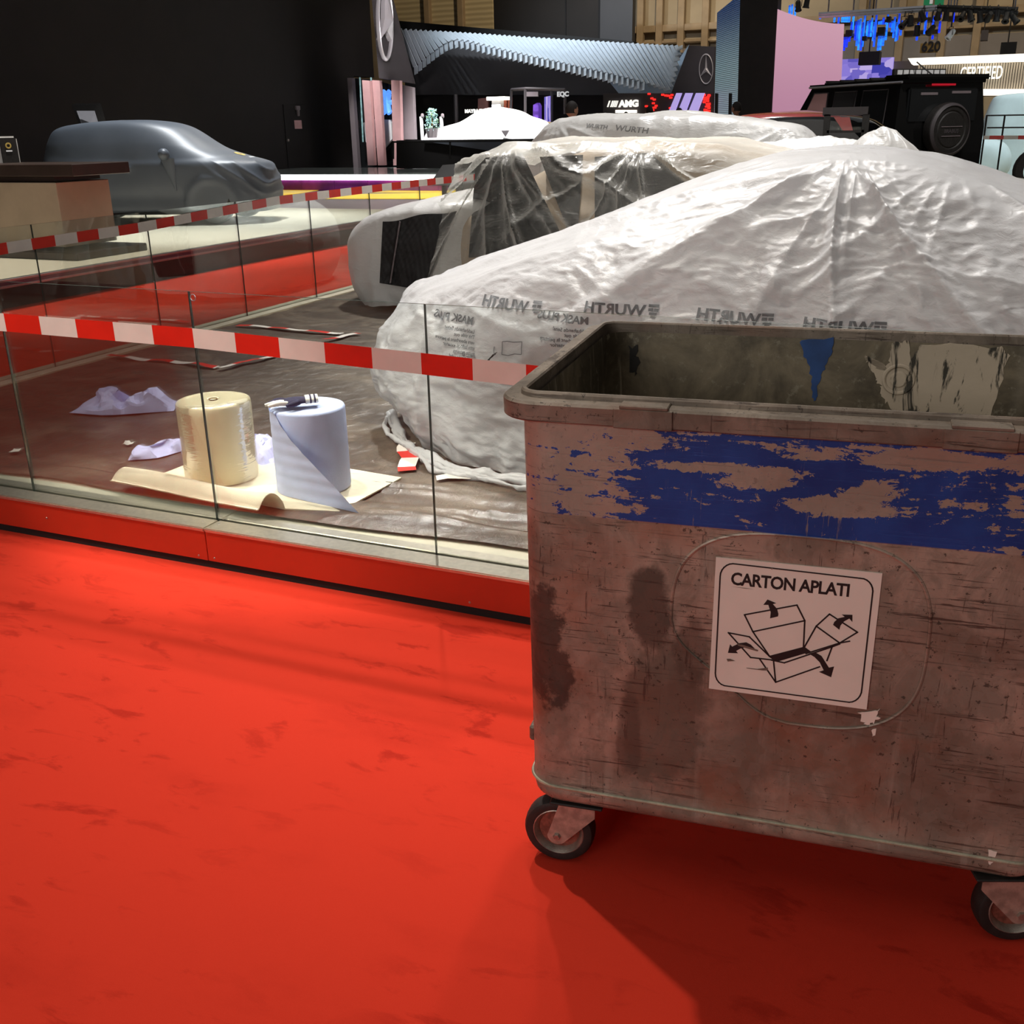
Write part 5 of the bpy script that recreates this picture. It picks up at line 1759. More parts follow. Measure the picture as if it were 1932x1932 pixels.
# terracotta screens, white light and white column
for lab, mm, pts, Y in (('dark maroon curved screen left of the bright lamp', 'maroon', [(902, 186), (921, 184), (917, 330), (898, 330)], 36.6), ('terracotta upright screen right beside the white column', 'orange', [(946, 190), (956, 184), (952, 330), (942, 330)], 37.1), ('second terracotta upright screen farther right by the frame', 'orange', [(957, 186), (965, 184), (962, 330), (951, 330)], 37.7)):
    tag(quadY(pts, Y, .12).build('upright_screen', M[mm], smooth=0), lab, 'screen')
tag(quadY([(928, 188), (944, 188), (944, 262), (927, 262)], 35.7, .3).build('white_column', M['pinkscreen'] if 0 else M['white'], smooth=0), 'short white column under the bright linear lamp', 'column')
tag(slabY(918, 183, 953, 188.5, 35.6, .4).build('linear_lamp', M['warmled'], smooth=0), 'bright linear lamp over the white column in the showroom', 'lamp')
# frame booth with EQC letters
bo = thing('display_booth', 'open black framed display booth with EQC letters at its top corner', 'booth', (*onY(1000, 240, 34)[:2], .3))
fr = [((965, 169), (962, 245), 36.6), ((991, 167), (991, 245), 35.7), ((1041, 168), (1041, 240), 37.2), ((1066, 169), (1066, 215), 35.7)]
for a, b, Y in fr:
    MB().tube([onY(*a, Y), onY(*b, Y)], .05, 4).build('post', M['greywall'], bo, smooth=0)
for a, Ya, b, Yb_ in (((965, 169), 36.6, (991, 167), 35.7), ((991, 167), 35.7, (1066, 169), 35.7), ((965, 169), 36.6, (1041, 169), 37.2), ((1041, 169), 37.2, (1066, 169), 35.7)):
    MB().tube([onY(*a, Ya), onY(*b, Yb_)], .05, 4).build('beam', M['greywall'], bo, smooth=0)
vs, fs = text_geo('EQC', .21, .010, .02)
p = onY(1051, 182, 35.6)
MB().add([(p[0] + x, 35.6 - z, p[2] + y) for x, y, z in vs], fs).build('letters', M['signgrey'], bo, smooth=0)
MB().prism([onY(x, y, 36.1) for x, y in ((993, 173), (1015, 173), (1015, 182), (993, 182))], (0, .05, 0)).build('name_plate', M['greylight'], bo, smooth=0)
tag(quadY([(1006, 198), (1013, 194), (1016, 200), (1016, 262), (1004, 262)], 36.3, .3).build('purple_pillar', M['purple'], smooth=0), 'glowing purple pillar inside the black framed booth', 'pillar')
tag(quadY([(1027, 183), (1037, 181), (1037, 335), (1027, 335)], 36.8, .1).build('picture_banner', M['cityscreen'], smooth=0), 'upright picture banner on the right inside the booth', 'banner')
for lab, px, py, rr in (('ochre rounded partition left of the purple pillar in the booth', 984, 232, .34), ('ochre rounded partition right of the purple pillar in the booth', 1026, 231, .34)):
    q = onY(px, py, 36.0)
    ar = thing('rounded_partition', lab, 'partition', (q[0], 36.0, 0))
    MB().lathe([(rr, 0), (rr, q[2] - .1), (rr * .95, q[2]), (rr * .5, q[2] + .02), (0, q[2] + .02)], (q[0], 36.0, 0), (0, 0, 1), 24).build('shell', M['ochre'], ar, smooth=50)
    MB().lathe([(rr * 1.02, 0), (rr * 1.02, .1), (rr, .1)], (q[0], 36.0, 0), (0, 0, 1), 24).build('foot_ring', M['greywall'], ar)

# white covered coupe
q0 = onY(908, 262, 33.5)
wc = thing('covered_coupe', 'brightly lit coupe under a white cover behind the dark parapet', 'car', (q0[0], 34, .9))
rW = [(-2.4, 2.2, .9, -.3, -.3, -.3, 3), (-2.4, 2.2, .9, .0, .05, .1, 3), (-2.2, 2.05, .85, .25, .35, .45, 2.7), (-1.1, 1.6, .75, .50, .58, .62, 2.5), (-.3, 1.0, .55, .88, .9, .85, 2.4), (.2, .4, .02, .98, .98, .98, 2)]
P = place(cover_pts(rW, 160, 50), q0[0] + .1, 34, q0[2] + .02, 0)
N = normals(P)
P += N * (.02 * fbm(P, 1.5, 2, 5))[..., None]
MB().grid(P, closed=True).build('fabric_cover', M['whitecover'], wc, smooth=180)
MB().box(V3(q0[0] - 2.5, 33.15, 0), V3(q0[0] + 3.2, 35.2, q0[2] - .2)).build('plinth', M['white'], wc, smooth=0)
p = onY(953, 252, 33.0)
MB().prism([p + V3(-.15, 0, .1), p + V3(.15, 0, .1), p + V3(.0, 0, -.1)], (0, .05, 0)).build('cover_tag', M['greywall'], wc, smooth=0)
# shrub between two white posts
sh = thing('potted_shrub', 'small blue green shrub between two white lit posts', 'shrub', (*onY(816, 245, 32.6)[:2], .5))
rg = np.random.default_rng(4)
m, m2 = MB(), MB()
c = onY(815, 226, 32.6)
for k in range(420):
    v_ = rg.normal(0, 1, 3)
    v_ /= np.linalg.norm(v_)
    pz = rg.uniform(-.32, .34)
    rr = .27 * (1 - .9 * (pz + .32)) + .05
    p = c + v_ * rr * V3(1, 1, 0) * rg.uniform(.5, 1) + V3(0, 0, pz)
    t = rg.normal(0, 1, 3)
    t /= np.linalg.norm(t)
    n_ = np.cross(t, v_)
    s_ = .05
    (m if k % 4 else m2).add([p - t * s_, p + n_ * s_ * .4, p + t * s_, p - n_ * s_ * .4], [(0, 1, 2, 3)])
lf = m.build('leaves', M['leaf'], sh, smooth=0)
lf['kind'] = 'stuff'
lf = m2.build('leaves', M['leafgreen'], sh, smooth=0)
lf['kind'] = 'stuff'
MB().lathe([(.16, .0), (.22, .3), (.2, .3), (0, .26)], onY(815, 248, 32.6) - V3(0, 0, .2), (0, 0, 1), 16).build('pot', M['greylight'], sh)
MB().tube([onY(815, 244, 32.6), c + V3(0, 0, .2)], .03, 6).build('stem', M['core'], sh)
for lab, x in (('white lit post left of the small shrub', 797), ('white lit post right of the small shrub', 835)):
    q = onY(x, 220, 32.5)
    o = thing('lit_post', lab, 'post', (q[0], 32.5, q[2] - .6))
    MB().tube([V3(q[0], q[1], 0), q + V3(-.05, 0, 0)], [.05, .06], 8).build('post', M['white'], o)
    MB().lathe([(0, .1), (.05, .08), (.06, 0), (.03, -.05)], q, (0, 0, 1), 10).build('knob', M['greylight'], o)

# ---------------- louvred wave canopy
Yf, Yn = 37.6, 36.6
cy = thing('louvre_canopy', 'wave shaped canopy of many pale blue slanting blades between the two star panels', 'canopy', (*onY(1000, 100, 37)[:2], 8))
Tp = [(752, 57), (800, 60), (900, 66), (1000, 73), (1100, 79), (1200, 85), (1278, 90)]
Lp = [(781, 127), (800, 111), (825, 92), (842, 81), (856, 77), (880, 80), (950, 97), (1050, 119), (1150, 142), (1200, 155), (1258, 173), (1266, 150), (1272, 120), (1277, 97)]
def alongpx(pts, t):
    P2 = np.array(pts, float)
    L = np.r_[0, np.cumsum(np.linalg.norm(np.diff(P2, axis=0), axis=1))]
    return np.interp(t * L[-1], L, P2[:, 0]), np.interp(t * L[-1], L, P2[:, 1])
NB = 58
for k in range(NB):
    t = k / (NB - 1)
    tx, ty = alongpx(Tp, min(1, t * 1.0))
    lx, ly = alongpx(Lp, t)
    a, b = onY(tx, ty, Yf), onY(lx, ly, Yn)
    ax_ = b - a
    ax_ /= np.linalg.norm(ax_)
    side = V3(.25, -.20, .04)
    th_v = np.cross(ax_, side)
    th_v /= np.linalg.norm(th_v)
    q = [a, a + side, b + side, b]
    m = MB().prism(q, th_v * .03)
    if k < NB - 13:
        m.prism([b, b + side, b + side - V3(0, 0, .26), b - V3(0, 0, .26)], (0, .03, 0))
    m.build('blade', M['blade'], cy, smooth=0)
struct('wall_wedge_panel', quadY([(1150, 155), (1255, 150), (1300, 84), (1268, 177), (1168, 177)], 38.2, .1), M['wedge'], smooth=0)
# soft panel tucked under the wave so the hall shows only above it
# right star panel
rs = thing('emblem_wall', 'charcoal slanted panel with the second star beside the tall screen tower', 'panel', (*onY(1320, 130, 35.5)[:2], 5))
MB().prism([onY(x, y, 35.5) for x, y in ((1300, 86), (1349, 88), (1347, 180), (1266, 177))], (0, .4, 0)).build('slanted_panel', M['greywall'], rs, smooth=0)
slabY(1275, 170, 1345, 290, 35.55, .3).build('wall_foot', M['greywall'], rs, smooth=0)
pc = onY(1332.5, 130.5, 35.5)
star(pc, onY(1346, 130.5, 35.5) - pc, onY(1332.5, 101, 35.5) - pc, 1, .05, M['chrome'], 'silver three pointed star in a ring on the right hand panel')

# AMG wall
am = thing('brand_wall', 'dark grey wall with lit AMG lettering and diagonal lilac light strips', 'wall', (*onY(1240, 200, 33)[:2], .3))
MB().prism([onY(x, y, 33) for x, y in ((1138, 176), (1347, 176), (1347, 225), (1138, 225))], (0, .3, 0)).build('wall_panel', M['greywall'], am, smooth=0)
for k, (x0, w2) in enumerate(((1146, 2.2), (1152, 2.0), (1155.4, 1.8), (1158.6, 1.6), (1161.6, 1.6))):
    q = [onY(x, y, 32.95) for x, y in ((x0 + 3, 190), (x0 + 3 + w2, 190), (x0 + w2 - 1, 202), (x0 - 1, 202))]
    MB().prism(q, (0, .03, 0)).build('slash', M['signwhite'], am, smooth=0)
vs, fs = text_geo('AMG', .26, .016, .01)
p = onY(1168, 201.5, 32.95)
MB().add([(p[0] + x * 1.1, 32.95 - z, p[2] + y) for x, y, z in vs], fs).build('letters', M['signwhite'], am, smooth=0)
MB().prism([onY(x, y, 32.9) for x, y in ((1161, 207.5), (1201, 207.5), (1201, 213), (1161, 213))], (0, .05, 0)).build('lit_shelf', M['warmled'], am, smooth=0)
MB().prism([onY(x, y, 32.9) for x, y in ((1318, 216), (1345, 216), (1345, 222), (1318, 222))], (0, .05, 0)).build('lit_shelf', M['warmled'], am, smooth=0)
for x0, x1 in ((1276, 1286), (1293, 1306.5), (1313, 1329)):
    q = [onY(x, y, 32.85) for x, y in ((x0 - 0, 175.5), (x1, 175.5), (x1 - 18, 224), (x0 - 20, 224))]
    MB().prism(q, (0, .08, 0)).build('light_strip', M['lilac'], am, smooth=0)
rg = np.random.default_rng(12)
for k in range(54):
    x = rg.choice([rg.uniform(1218, 1272), rg.uniform(1228, 1268), rg.uniform(1328, 1338)]) if k % 6 else rg.uniform(1326, 1338)
    y = rg.uniform(177, 216)
    p = onY(x, y, 32.95)
    MB().box(p + V3(-.045, 0, -.026), p + V3(.045, .05, .026), .01).build('red_light', M['reddot'], am)

# ---------------- LED tower, black flank, pink curved screen
lt = thing('screen_tower', 'tall dark tower with a striped blue led face beside the pink curved screen', 'tower', (*onY(1410, 100, 30)[:2], 0))
MB().prism([onY(1353, 24, 32.4), onY(1397, -12, 30), onY(1392, 222, 30), onY(1347, 222, 32.4)], (.2, .3, 0)).build('led_face', M['ledwall'], lt, smooth=0)
MB().prism([onY(1397, -20, 29.95), onY(1469, -20, 29.95), onY(1456, 222, 29.95), onY(1391, 222, 29.95)], (0, .5, 0)).build('black_flank', M['black'], lt, smooth=0)
for x in (1349, 1375):
    MB().prism([onY(x, 176, 29.8), onY(x + 5, 176, 29.8), onY(x + 4, 222, 29.8), onY(x - 1, 222, 29.8)], (0, .1, 0)).build('dark_post', M['black'], lt, smooth=0)
ps_ = thing('curved_screen', 'tall curved dusty pink lit screen left of the black off roader', 'screen', (*onY(1520, 130, 29)[:2], 0))
rows = []
for t in np.linspace(0, 1, 22):
    xt, yt = 1467 + (1592 - 1467) * t, 17 + 28 * (1 - (1 - t) ** 1.9) + 0 * t
    xb = 1456 + (1583 - 1456) * t
    Y = 29.9 - 1.3 * math.sin(PI * t * .5)
    rows.append([onY(xt, yt, Y), onY(xb, 222, Y)])
R_ = np.array(rows)
m = MB().grid(R_)
m.grid(R_[::-1] + V3(0, .08, 0))
m.grid(np.stack([R_[-1], R_[-1] + V3(0, .08, 0)], 0))
m.build('screen_skin', M['pinkscreen'], ps_, smooth=60)

# ---------------- persons
def person(label, x, y, z0, h, face, shirt, head_turn=0.0, name='person', hairm='hair'):
    """standing figure: one skinned body with clothes as shells, head with face, hair"""
    o = thing(name, label, 'person', (x, y, z0), face)
    s = h / 1.75
    J = {'pel': (0, 0, .95), 'sp': (0, .01, 1.12), 'ch': (0, .0, 1.32), 'nk': (0, -.01, 1.48), 'hd': (0, .01, 1.56),
         'lh': (.095, 0, .90), 'lk': (.105, .015, .50), 'la': (.11, -.02, .09), 'lt': (.12, .13, .04),
         'rh': (-.095, 0, .90), 'rk': (-.105, .015, .50), 'ra': (-.11, -.02, .09), 'rt': (-.12, .13, .04),
         'ls': (.19, -.01, 1.41), 'le': (.24, -.02, 1.13), 'lw': (.25, .06, .88), 'lp': (.25, .08, .80),
         'rs': (-.19, -.01, 1.41), 're': (-.24, -.02, 1.13), 'rw': (-.25, .06, .88), 'rp': (-.25, .08, .80)}
    rad = {'pel': (.16, .11), 'sp': (.145, .10), 'ch': (.165, .11), 'nk': (.058, .058), 'hd': (.05, .05), 'lh': (.085, .085), 'lk': (.058, .06), 'la': (.042, .045), 'lt': (.035, .035), 'ls': (.06, .06), 'le': (.045, .045), 'lw': (.03, .03), 'lp': (.035, .022)}
    for k in list(rad):
        if k[0] == 'l':
            rad['r' + k[1:]] = rad[k]
    E_ = [('pel', 'sp'), ('sp', 'ch'), ('ch', 'nk'), ('nk', 'hd'), ('pel', 'lh'), ('lh', 'lk'), ('lk', 'la'), ('la', 'lt'), ('pel', 'rh'), ('rh', 'rk'), ('rk', 'ra'), ('ra', 'rt'), ('ch', 'ls'), ('ls', 'le'), ('le', 'lw'), ('lw', 'lp'), ('ch', 'rs'), ('rs', 're'), ('re', 'rw'), ('rw', 'rp')]
    for sd, ln in (('l', 1), ('r', -1)):
        for i, fx in enumerate((-.024, -.008, .008, .024)):
            nm = f'{sd}f{i}'
            J[nm] = (.25 * ln + .004, .08 + fx, .715 - .004 * (i % 3))
            rad[nm] = (.008, .008)
            E_.append((sd + 'p', nm))
        J[sd + 'th'] = (.235 * ln, .125, .77)
        rad[sd + 'th'] = (.009, .009)
        E_.append((sd + 'p', sd + 'th'))
    keys = list(J)
    me = bpy.data.meshes.new('body')
    me.from_pydata([tuple(c * s for c in J[k]) for k in keys], [(keys.index(a), keys.index(b)) for a, b in E_], [])
    ob = bpy.data.objects.new('body', me)
    COL.objects.link(ob)
    md = ob.modifiers.new('skin', 'SKIN')
    me.skin_vertices.new() if not len(me.skin_vertices) else None
    for i, k in enumerate(keys):
        me.skin_vertices[0].data[i].radius = tuple(r * s for r in rad[k])
        me.skin_vertices[0].data[i].use_root = (k == 'pel')
    sb = ob.modifiers.new('sub', 'SUBSURF')
    sb.levels = sb.render_levels = 1
    bpy.context.view_layer.update()
    ev = ob.evaluated_get(bpy.context.evaluated_depsgraph_get())
    m2 = bpy.data.meshes.new_from_object(ev)
    bpy.data.objects.remove(ob)
    vs = np.array([tuple(v.co) for v in m2.vertices])
    fs = [list(p.vertices) for p in m2.polygons]
    mb = MB().add(vs, fs)
    for i, p in enumerate(fs):
        c = vs[p].mean(0) / s
        mb.m[i] = 2 if c[2] < .95 and abs(c[0]) < .2 else (1 if c[2] < 1.475 and not (abs(c[0]) > .2 and c[2] < .93) else 0)
        if c[2] < .075:
            mb.m[i] = 3
    # head grown with a face
    th = np.linspace(0, 2 * PI, 28, endpoint=False)
    R = []
    for ph in np.linspace(-PI / 2 + .25, PI / 2 - .02, 18):
        row = []
        for q in th:
            X, Yh, Zh = .075 * math.cos(ph) * math.cos(q), .097 * math.cos(ph) * math.sin(q), .122 * math.sin(ph)
            if Zh < -.03:
                k_ = 1 - .45 * ((-Zh - .03) / .09)
                X *= k_
                Yh = Yh * k_ + .012 * (1 - k_)
            f = math.sin(q) > .3
            if f:
                Yh += .016 * math.exp(-(X / .013) ** 2 - ((Zh + .012) / .028) ** 2)
                Yh -= .007 * math.exp(-((abs(X) - .03) / .014) ** 2 - ((Zh - .012) / .012) ** 2)
                Yh += .005 * math.exp(-(X / .022) ** 2 - ((Zh + .057) / .008) ** 2)
            row.append((X, Yh, Zh))
        R.append(row)
    Mh = Matrix.Translation(Vector((0, .012 * s, 1.635 * s))) @ Matrix.Rotation(head_turn, 4, 'Z') @ Matrix.Scale(s, 4)
    mb.rings([xf(Mh, r) for r in R], True, True, mi=0)
    for sx_ in (-1, 1):
        ev_ = []
        for q in np.linspace(0, 2 * PI, 10, endpoint=False):
            ev_.append((sx_ * .076 + .006 * math.cos(q) * .6, -.005 + .017 * math.cos(q), -.005 + .028 * math.sin(q)))
        mb.prism(xf(Mh, ev_), xf(Mh, [(sx_ * .014, -.006, 0)])[0] - xf(Mh, [(0, 0, 0)])[0], 0)
        mb.lathe([(0, .004), (.008, .003), (.009, 0)], xf(Mh, [(sx_ * .03, .088, .012)])[0], xf(Mh, [(0, 1, 0)])[0] - xf(Mh, [(0, 0, 0)])[0], 10, 3)
    bd = mb.build('body', [M['skin'], shirt, M['trouser'], M['ink']], o, local=True, smooth=70)
    R = []
    for ph in np.linspace(-.28, PI / 2 - .02, 12):
        row = []
        for q in th:
            fr_c = max(0, math.sin(q))
            pp_ = max(ph, .42 * fr_c ** .5 * 1.3 if fr_c > .15 else ph)
            row.append((.083 * math.cos(pp_) * math.cos(q), -.004 + .104 * math.cos(pp_) * math.sin(q), .131 * math.sin(pp_)))
        R.append(row)
    MB().rings([xf(Mh, r) for r in R], False, True).build('hair', M[hairm], o, local=True, smooth=70)
    return o


def by_head(px, py_top, Y, z0):
    p = onY(px, py_top, Y)
    return p[0], Y, z0, (p[2] - z0) * 1.75 / 1.766
for lab, px, py, Y, z0, fc, sh_ in (('person with short dark hair and pale collar seen from behind the far draped car', 1078, 190, 15.6, FZ, -30, 'shirt_white'), ('dark haired person standing before the red lights', 1226, 199, 24, .30, 20, 'shirt_black'), ('dark haired person standing before the lilac light strips', 1281, 203, 24.5, .30, -30, 'shirt_black'), ('person in black top standing before the led tower', 1391, 191, 20.0, .30, 60, 'shirt_black'), ('person mostly hidden below the lit AMG shelf', 1181, 210.5, 28, .30, 10, 'shirt_black')):
    x, y, z, h = by_head(px, py, Y, z0)
    person(lab, x, y, z, h, math.radians(fc), M[sh_])

# ---------------- black off roader on its plinth
GA = math.radians(135)               # heading: away to the left
g0 = onY(1776, 221, 20.0)
gw = thing('off_roader', 'boxy black off roader with rear spare wheel and roof light bar', 'car', (g0[0], 20.0, .30), GA)
# local frame: +x forward, +y left, z up; rear face at x=0
W2 = .95
def gpoly(name, pts, y0, y1, mat):
    m = MB()
    m.prism([(x, y0, z) for x, z in pts], (0, y1 - y0, 0))
    return m.build(name, mat, gw, local=True, smooth=0)
gpoly('lower_body', [(0, .42), (0, 1.22), (2.75, 1.22), (2.95, 1.17), (4.35, 1.12), (4.4, .5)], -W2, W2, M['carblack'])
m = MB()
base = [(0.0, -W2, 1.22), (2.95, -W2, 1.20), (2.95, W2, 1.20), (0, W2, 1.22)]
topc = [(0.06, -W2 + .09, 1.95), (2.42, -W2 + .09, 1.95), (2.42, W2 - .09, 1.95), (.06, W2 - .09, 1.95)]
m.rings([base, topc], True, True).build('cabin', M['carblack'], gw, local=True, smooth=0)
m = MB().box(V3(-.02, -W2 + .05, 1.93), V3(2.52, W2 - .05, 1.985), .03, seg=2)
m.build('roof', M['carblack'], gw, local=True)
MB().tube([V3(-.02, W2 - .04, 1.94), V3(2.45, W2 - .04, 1.94)], .018, 8).build('gutter', M['alu'], gw, local=True)
m = MB().box(V3(-.12, -W2 + .08, 1.98), V3(.50, W2 - .08, 2.06), .03, seg=2)
m.build('rear_spoiler', M['carblack'], gw, local=True)
m = MB().box(V3(.5, -.7, 1.985), V3(2.3, .7, 2.02), .01)
for k in range(5):
    m.box(V3(.6 + k * .4, -.72, 2.02), V3(.64 + k * .4, .72, 2.05))
m.build('roof_rack', M['rubber'], gw, local=True)
lb = MB().box(V3(.55, -.5, 2.06), V3(.63, .6, 2.17), .01).build('light_bar', M['rubber'], gw, local=True)
for k in range(8):
    MB().box(V3(.535, -.46 + k * .13, 2.08), V3(.55, -.36 + k * .13, 2.15)).build('lamp', M['white'], lb, local=True, smooth=0)
MB().tube([V3(.2, .1, 2.05), V3(.45, .25, 2.27)], .012, 6).build('aerial', M['rubber'], gw, local=True)
def side_pane(x0, x1, x2, x3, z0, z1, mat, name='side_window'):
    yy = lambda z: W2 - .09 * (z - 1.22) / .73 + .004
    q = [(x0, yy(z0), z0), (x1, yy(z0), z0), (x2, yy(z1), z1), (x3, yy(z1), z1)]
    MB().prism(q, (0, .006, 0)).build(name, mat, gw, local=True, smooth=0)
    q2 = [V3(*p) + V3(0, .006, 0) for p in q]
    MB().tube(q2 + [q2[0]], .014, 6).build('window_frame', M['greywall'], gw, local=True)
side_pane(.30, .98, .95, .33, 1.28, 1.84, M['carglass'])
side_pane(1.12, 1.75, 1.72, 1.14, 1.28, 1.84, M['tintglass'])
side_pane(1.90, 2.62, 2.32, 1.92, 1.28, 1.84, M['pink'])  # pink colour painted on the pane as the curved screen's reflection
for x in (1.05, 1.84):
    MB().box(V3(x - .015, W2 - .02, .6), V3(x + .015, W2 + .004, 1.25)).build('door_gap', M['gap'], gw, local=True, smooth=0)
for x in (1.2, 1.98):
    MB().tube([V3(x, W2 + .005, 1.10), V3(x + .03, W2 + .035, 1.10), V3(x + .17, W2 + .035, 1.10), V3(x + .2, W2 + .005, 1.10)], .013, 8).build('door_handle', M['rubber'], gw, local=True)
MB().box(V3(-.015, -W2 + .22, 1.30), V3(.05, W2 - .22, 1.86), .03, seg=2).build('rear_window', M['carglass'], gw, local=True)
for y0, y1, z in ((-.55, -.15, 1.76), (.15, .5, 1.74)):
    MB().box(V3(-.024, y0, z), V3(-.012, y1, z + .04)).build('window_sticker', M['greylight'], gw, local=True, smooth=0)
MB().box(V3(-.03, -.2, 1.885), V3(.0, .28, 1.915)).build('brake_lamp', M['redlamp'], gw, local=True, smooth=0)
for y in (-.80, .80):
    MB().box(V3(-.125, y - .12, .49), V3(-.10, y + .12, .55), .01).build('tail_lamp', M['redlamp'], gw, local=True)
MB().box(V3(-.12, -W2, .42), V3(.1, W2, .58), .03).build('rear_bumper', M['rubber'], gw, local=True)
sw_ = MB().lathe([(0, .20), (.27, .20), (.29, .185), (.31, .20), (.39, .195), (.425, .16), (.435, .08), (.42, .0), (.25, -.02)], (-.02, -.04, 1.19), (-1, 0, 0), 40).build('spare_wheel_cover', M['rubber'], gw, local=True, smooth=30)
MB().lathe([(.375, .201), (.38, .217), (.422, .18), (.422, .165)], (-.02, -.04, 1.19), (-1, 0, 0), 40).build('cover_ring', M['greywall'], sw_, local=True)
for z, w3 in ((1.24, .22), (1.09, .2)):
    MB().box(V3(-.232, -.04 - w3, z - .006), V3(-.218, -.04 + w3, z + .006)).build('trim_bar', M['greylight'], sw_, local=True, smooth=0)
vs, fs = text_geo('BRABUS', .085, .003, .003, 'CENTER')
MB().add([(-.224 - z, -.04 - x, 1.14 + y) for x, y, z in vs], fs).build('cover_lettering', M['greywall'], sw_, local=True, smooth=0)
for x in (.75, 3.55):
    for sy in (-1, 1):
        wl = MB().lathe([(.25, -.13), (.36, -.13), (.40, -.09), (.40, .09), (.36, .13), (.25, .13)], (x, sy * .80, .40), (0, 1, 0), 30).build('wheel', M['rubber'], gw, local=True)
        MB().lathe([(.25, .11), (.23, .05), (.06, .08), (0, .09)], (x, sy * .80, .40), (0, sy, 0), 24).build('wheel_rim', M['greywall'], wl, local=True)
        MB().box(V3(x - .47, sy * (W2 - .02), .45), V3(x + .47, sy * (W2 + .05), .86), .12, seg=3).build('wheel_arch', M['carblack'], gw, local=True)
struct('floor_right_stage', MB().box(V3(-9.5, 19.3, 0), V3(14, 30.5, .30)), M['ledge'], smooth=0)

# dark car with red roof in front of it
rc = thing('sports_car', 'low dark grey car with red roof stripe left of the off roader', 'car', (*onY(1490, 230, 16.6)[:2], FZ))
q0 = onY(1500, 230, 16.6)
rR = [(-2.1, 2.1, .9, .2, .2, .2, 3.4), (-2.2, 2.2, .92, .45, .45, .5, 3.2), (-2.1, 2.1, .88, .75, .8, .85, 3), (-1.6, 1.8, .80, .98, .98, 1.0, 2.8), (-.75, 1.3, .62, 1.36, 1.34, 1.3, 2.7), (-.5, 1.0, .5, 1.41, 1.40, 1.37, 2.5), (.2, .3, .02, 1.44, 1.44, 1.44, 2)]
P = cover_pts(rR, 160, 60)
P[..., 2] *= 1.15
zr_ = FZ
Pr = place(P, q0[0] - .15, 16.6, zr_, math.radians(8))
m = MB().grid(Pr, closed=True)
for i, fc in enumerate(m.f):
    c = P.reshape(-1, 3)[fc].mean(0)
    m.m[i] = 1 if c[2] > 1.56 else (2 if 1.15 < c[2] < 1.50 and abs(c[1]) > .3 else 0)
m.build('car_body', [M['greycar'], M['redpaint'], M['carglass']], rc, smooth=50)
for x in (-1.35, 1.35):
    for sy in (-1, 1):
        c, s = math.cos(math.radians(8)), math.sin(math.radians(8))
        MB().lathe([(0, -.11), (.29, -.11), (.32, -.08), (.32, .08), (.29, .11), (0, .11)], (q0[0] - .15 + x * c - sy * .78 * s, 16.6 + x * s + sy * .78 * c, zr_ + .33), (-s, c, 0), 24).build('wheel', M['rubber'], rc)
# black framed price stand
bs = thing('information_stand', 'black framed glass information stand in front of the off roader', 'stand', (*onY(1595, 255, 14.2)[:2], FZ))
YI = 14.2
for (x0, y0, x1, y1) in ((1553, 203, 1637, 217),):
    slabY(x0, y0, x1, y1, YI, .04).build('header_panel', M['greywall'], bs, smooth=0)
for (x0, y0, x1, y1) in ((1555, 216, 1560, 418), (1628, 216, 1633, 418), (1560, 246, 1630, 250)):
    a, b = onY(x0, y0, YI), onY(x1, min(y1, 300), YI)
    MB().box(V3(a[0], YI, FZ if y1 > 300 else b[2]), V3(b[0], YI + .03, a[2])).build('frame_bar', M['rubber'], bs, smooth=0)
m = slabY(1560, 217, 1628, 246, YI + .01, .008)
m.build('glass_sheet', M['glass'], bs, smooth=0)
q = [onY(x, y, YI - .005) for x, y in ((1573, 221), (1603, 221), (1609, 246), (1590, 246)) ]
MB().prism(q, (0, .008, 0)).build('red_flash', M['redpaint'], bs, smooth=0)

# pale covered cars at the far right with railing and tape
pv = thing('covered_van', 'pale cyan covered vehicle beyond the off roader at the right edge', 'van', (*onY(1890, 250, 24)[:2], .3))
q0 = onY(1893, 216, 28.4)
P = place(cover_pts([(-1.2, 1.6, .9, 0, 0, 0, 4), (-1.25, 1.6, .9, .6, .6, .6, 4), (-1.2, 1.6, .88, 1.1, 1.1, 1.1, 4), (-1.05, 1.5, .78, 1.75, 1.75, 1.7, 3.6), (-.9, 1.3, .65, 1.84, 1.84, 1.8, 3), (0, .1, .02, 1.88, 1.88, 1.88, 2)], 120, 50), q0[0] + .75, 28.4, .32, 0)
P += normals(P) * (.03 * fbm(P, 1.2, 2, 3))[..., None]
MB().grid(P, closed=True).build('fabric_cover', M['palecover'], pv, smooth=180)
pv = thing('covered_car', 'small pale cyan covered car nose behind the white and red tape', 'car', (*onY(1880, 270, 20)[:2], .3))
q0 = onY(1890, 250, 25.6)
P = place(cover_pts([(.35, -2.2, .8, 0, 0, 0, 3), (.55, -2.2, .85, .3, .3, .3, 3), (.55, -2.2, .85, .62, .7, .7, 3), (.3, -2.0, .78, .90, .95, 1.0, 2.8), (-.9, -1.7, .5, 1.12, 1.15, 1.15, 2.4), (-1.2, -1.3, .02, 1.2, 1.2, 1.2, 2)], 120, 50), q0[0] - .3, 25.8, .30, 0)
P += normals(P) * (.02 * fbm(P, 1.8, 2, 6))[..., None]
MB().grid(P, closed=True).build('fabric_cover', M['palecover'], pv, smooth=180)
rl = thing('wire_railing', 'thin dark railing in front of the pale covered vehicles', 'railing', (*onY(1900, 240, 18.5)[:2], .3))
for (x0, y0, x1, y1) in ((1862, 218, 1990, 216), (1862, 241, 1990, 240)):
    MB().tube([onY(x0, y0, 18.5), onY(x1, y1, 18.5)], .012, 6).build('rail', M['rubber'], rl)
for x in (1862, 1896, 1960):
    p = onY(x, 217, 18.5)
    MB().tube([p, V3(p[0], p[1], .30)], .015, 6).build('post', M['rubber'], rl)
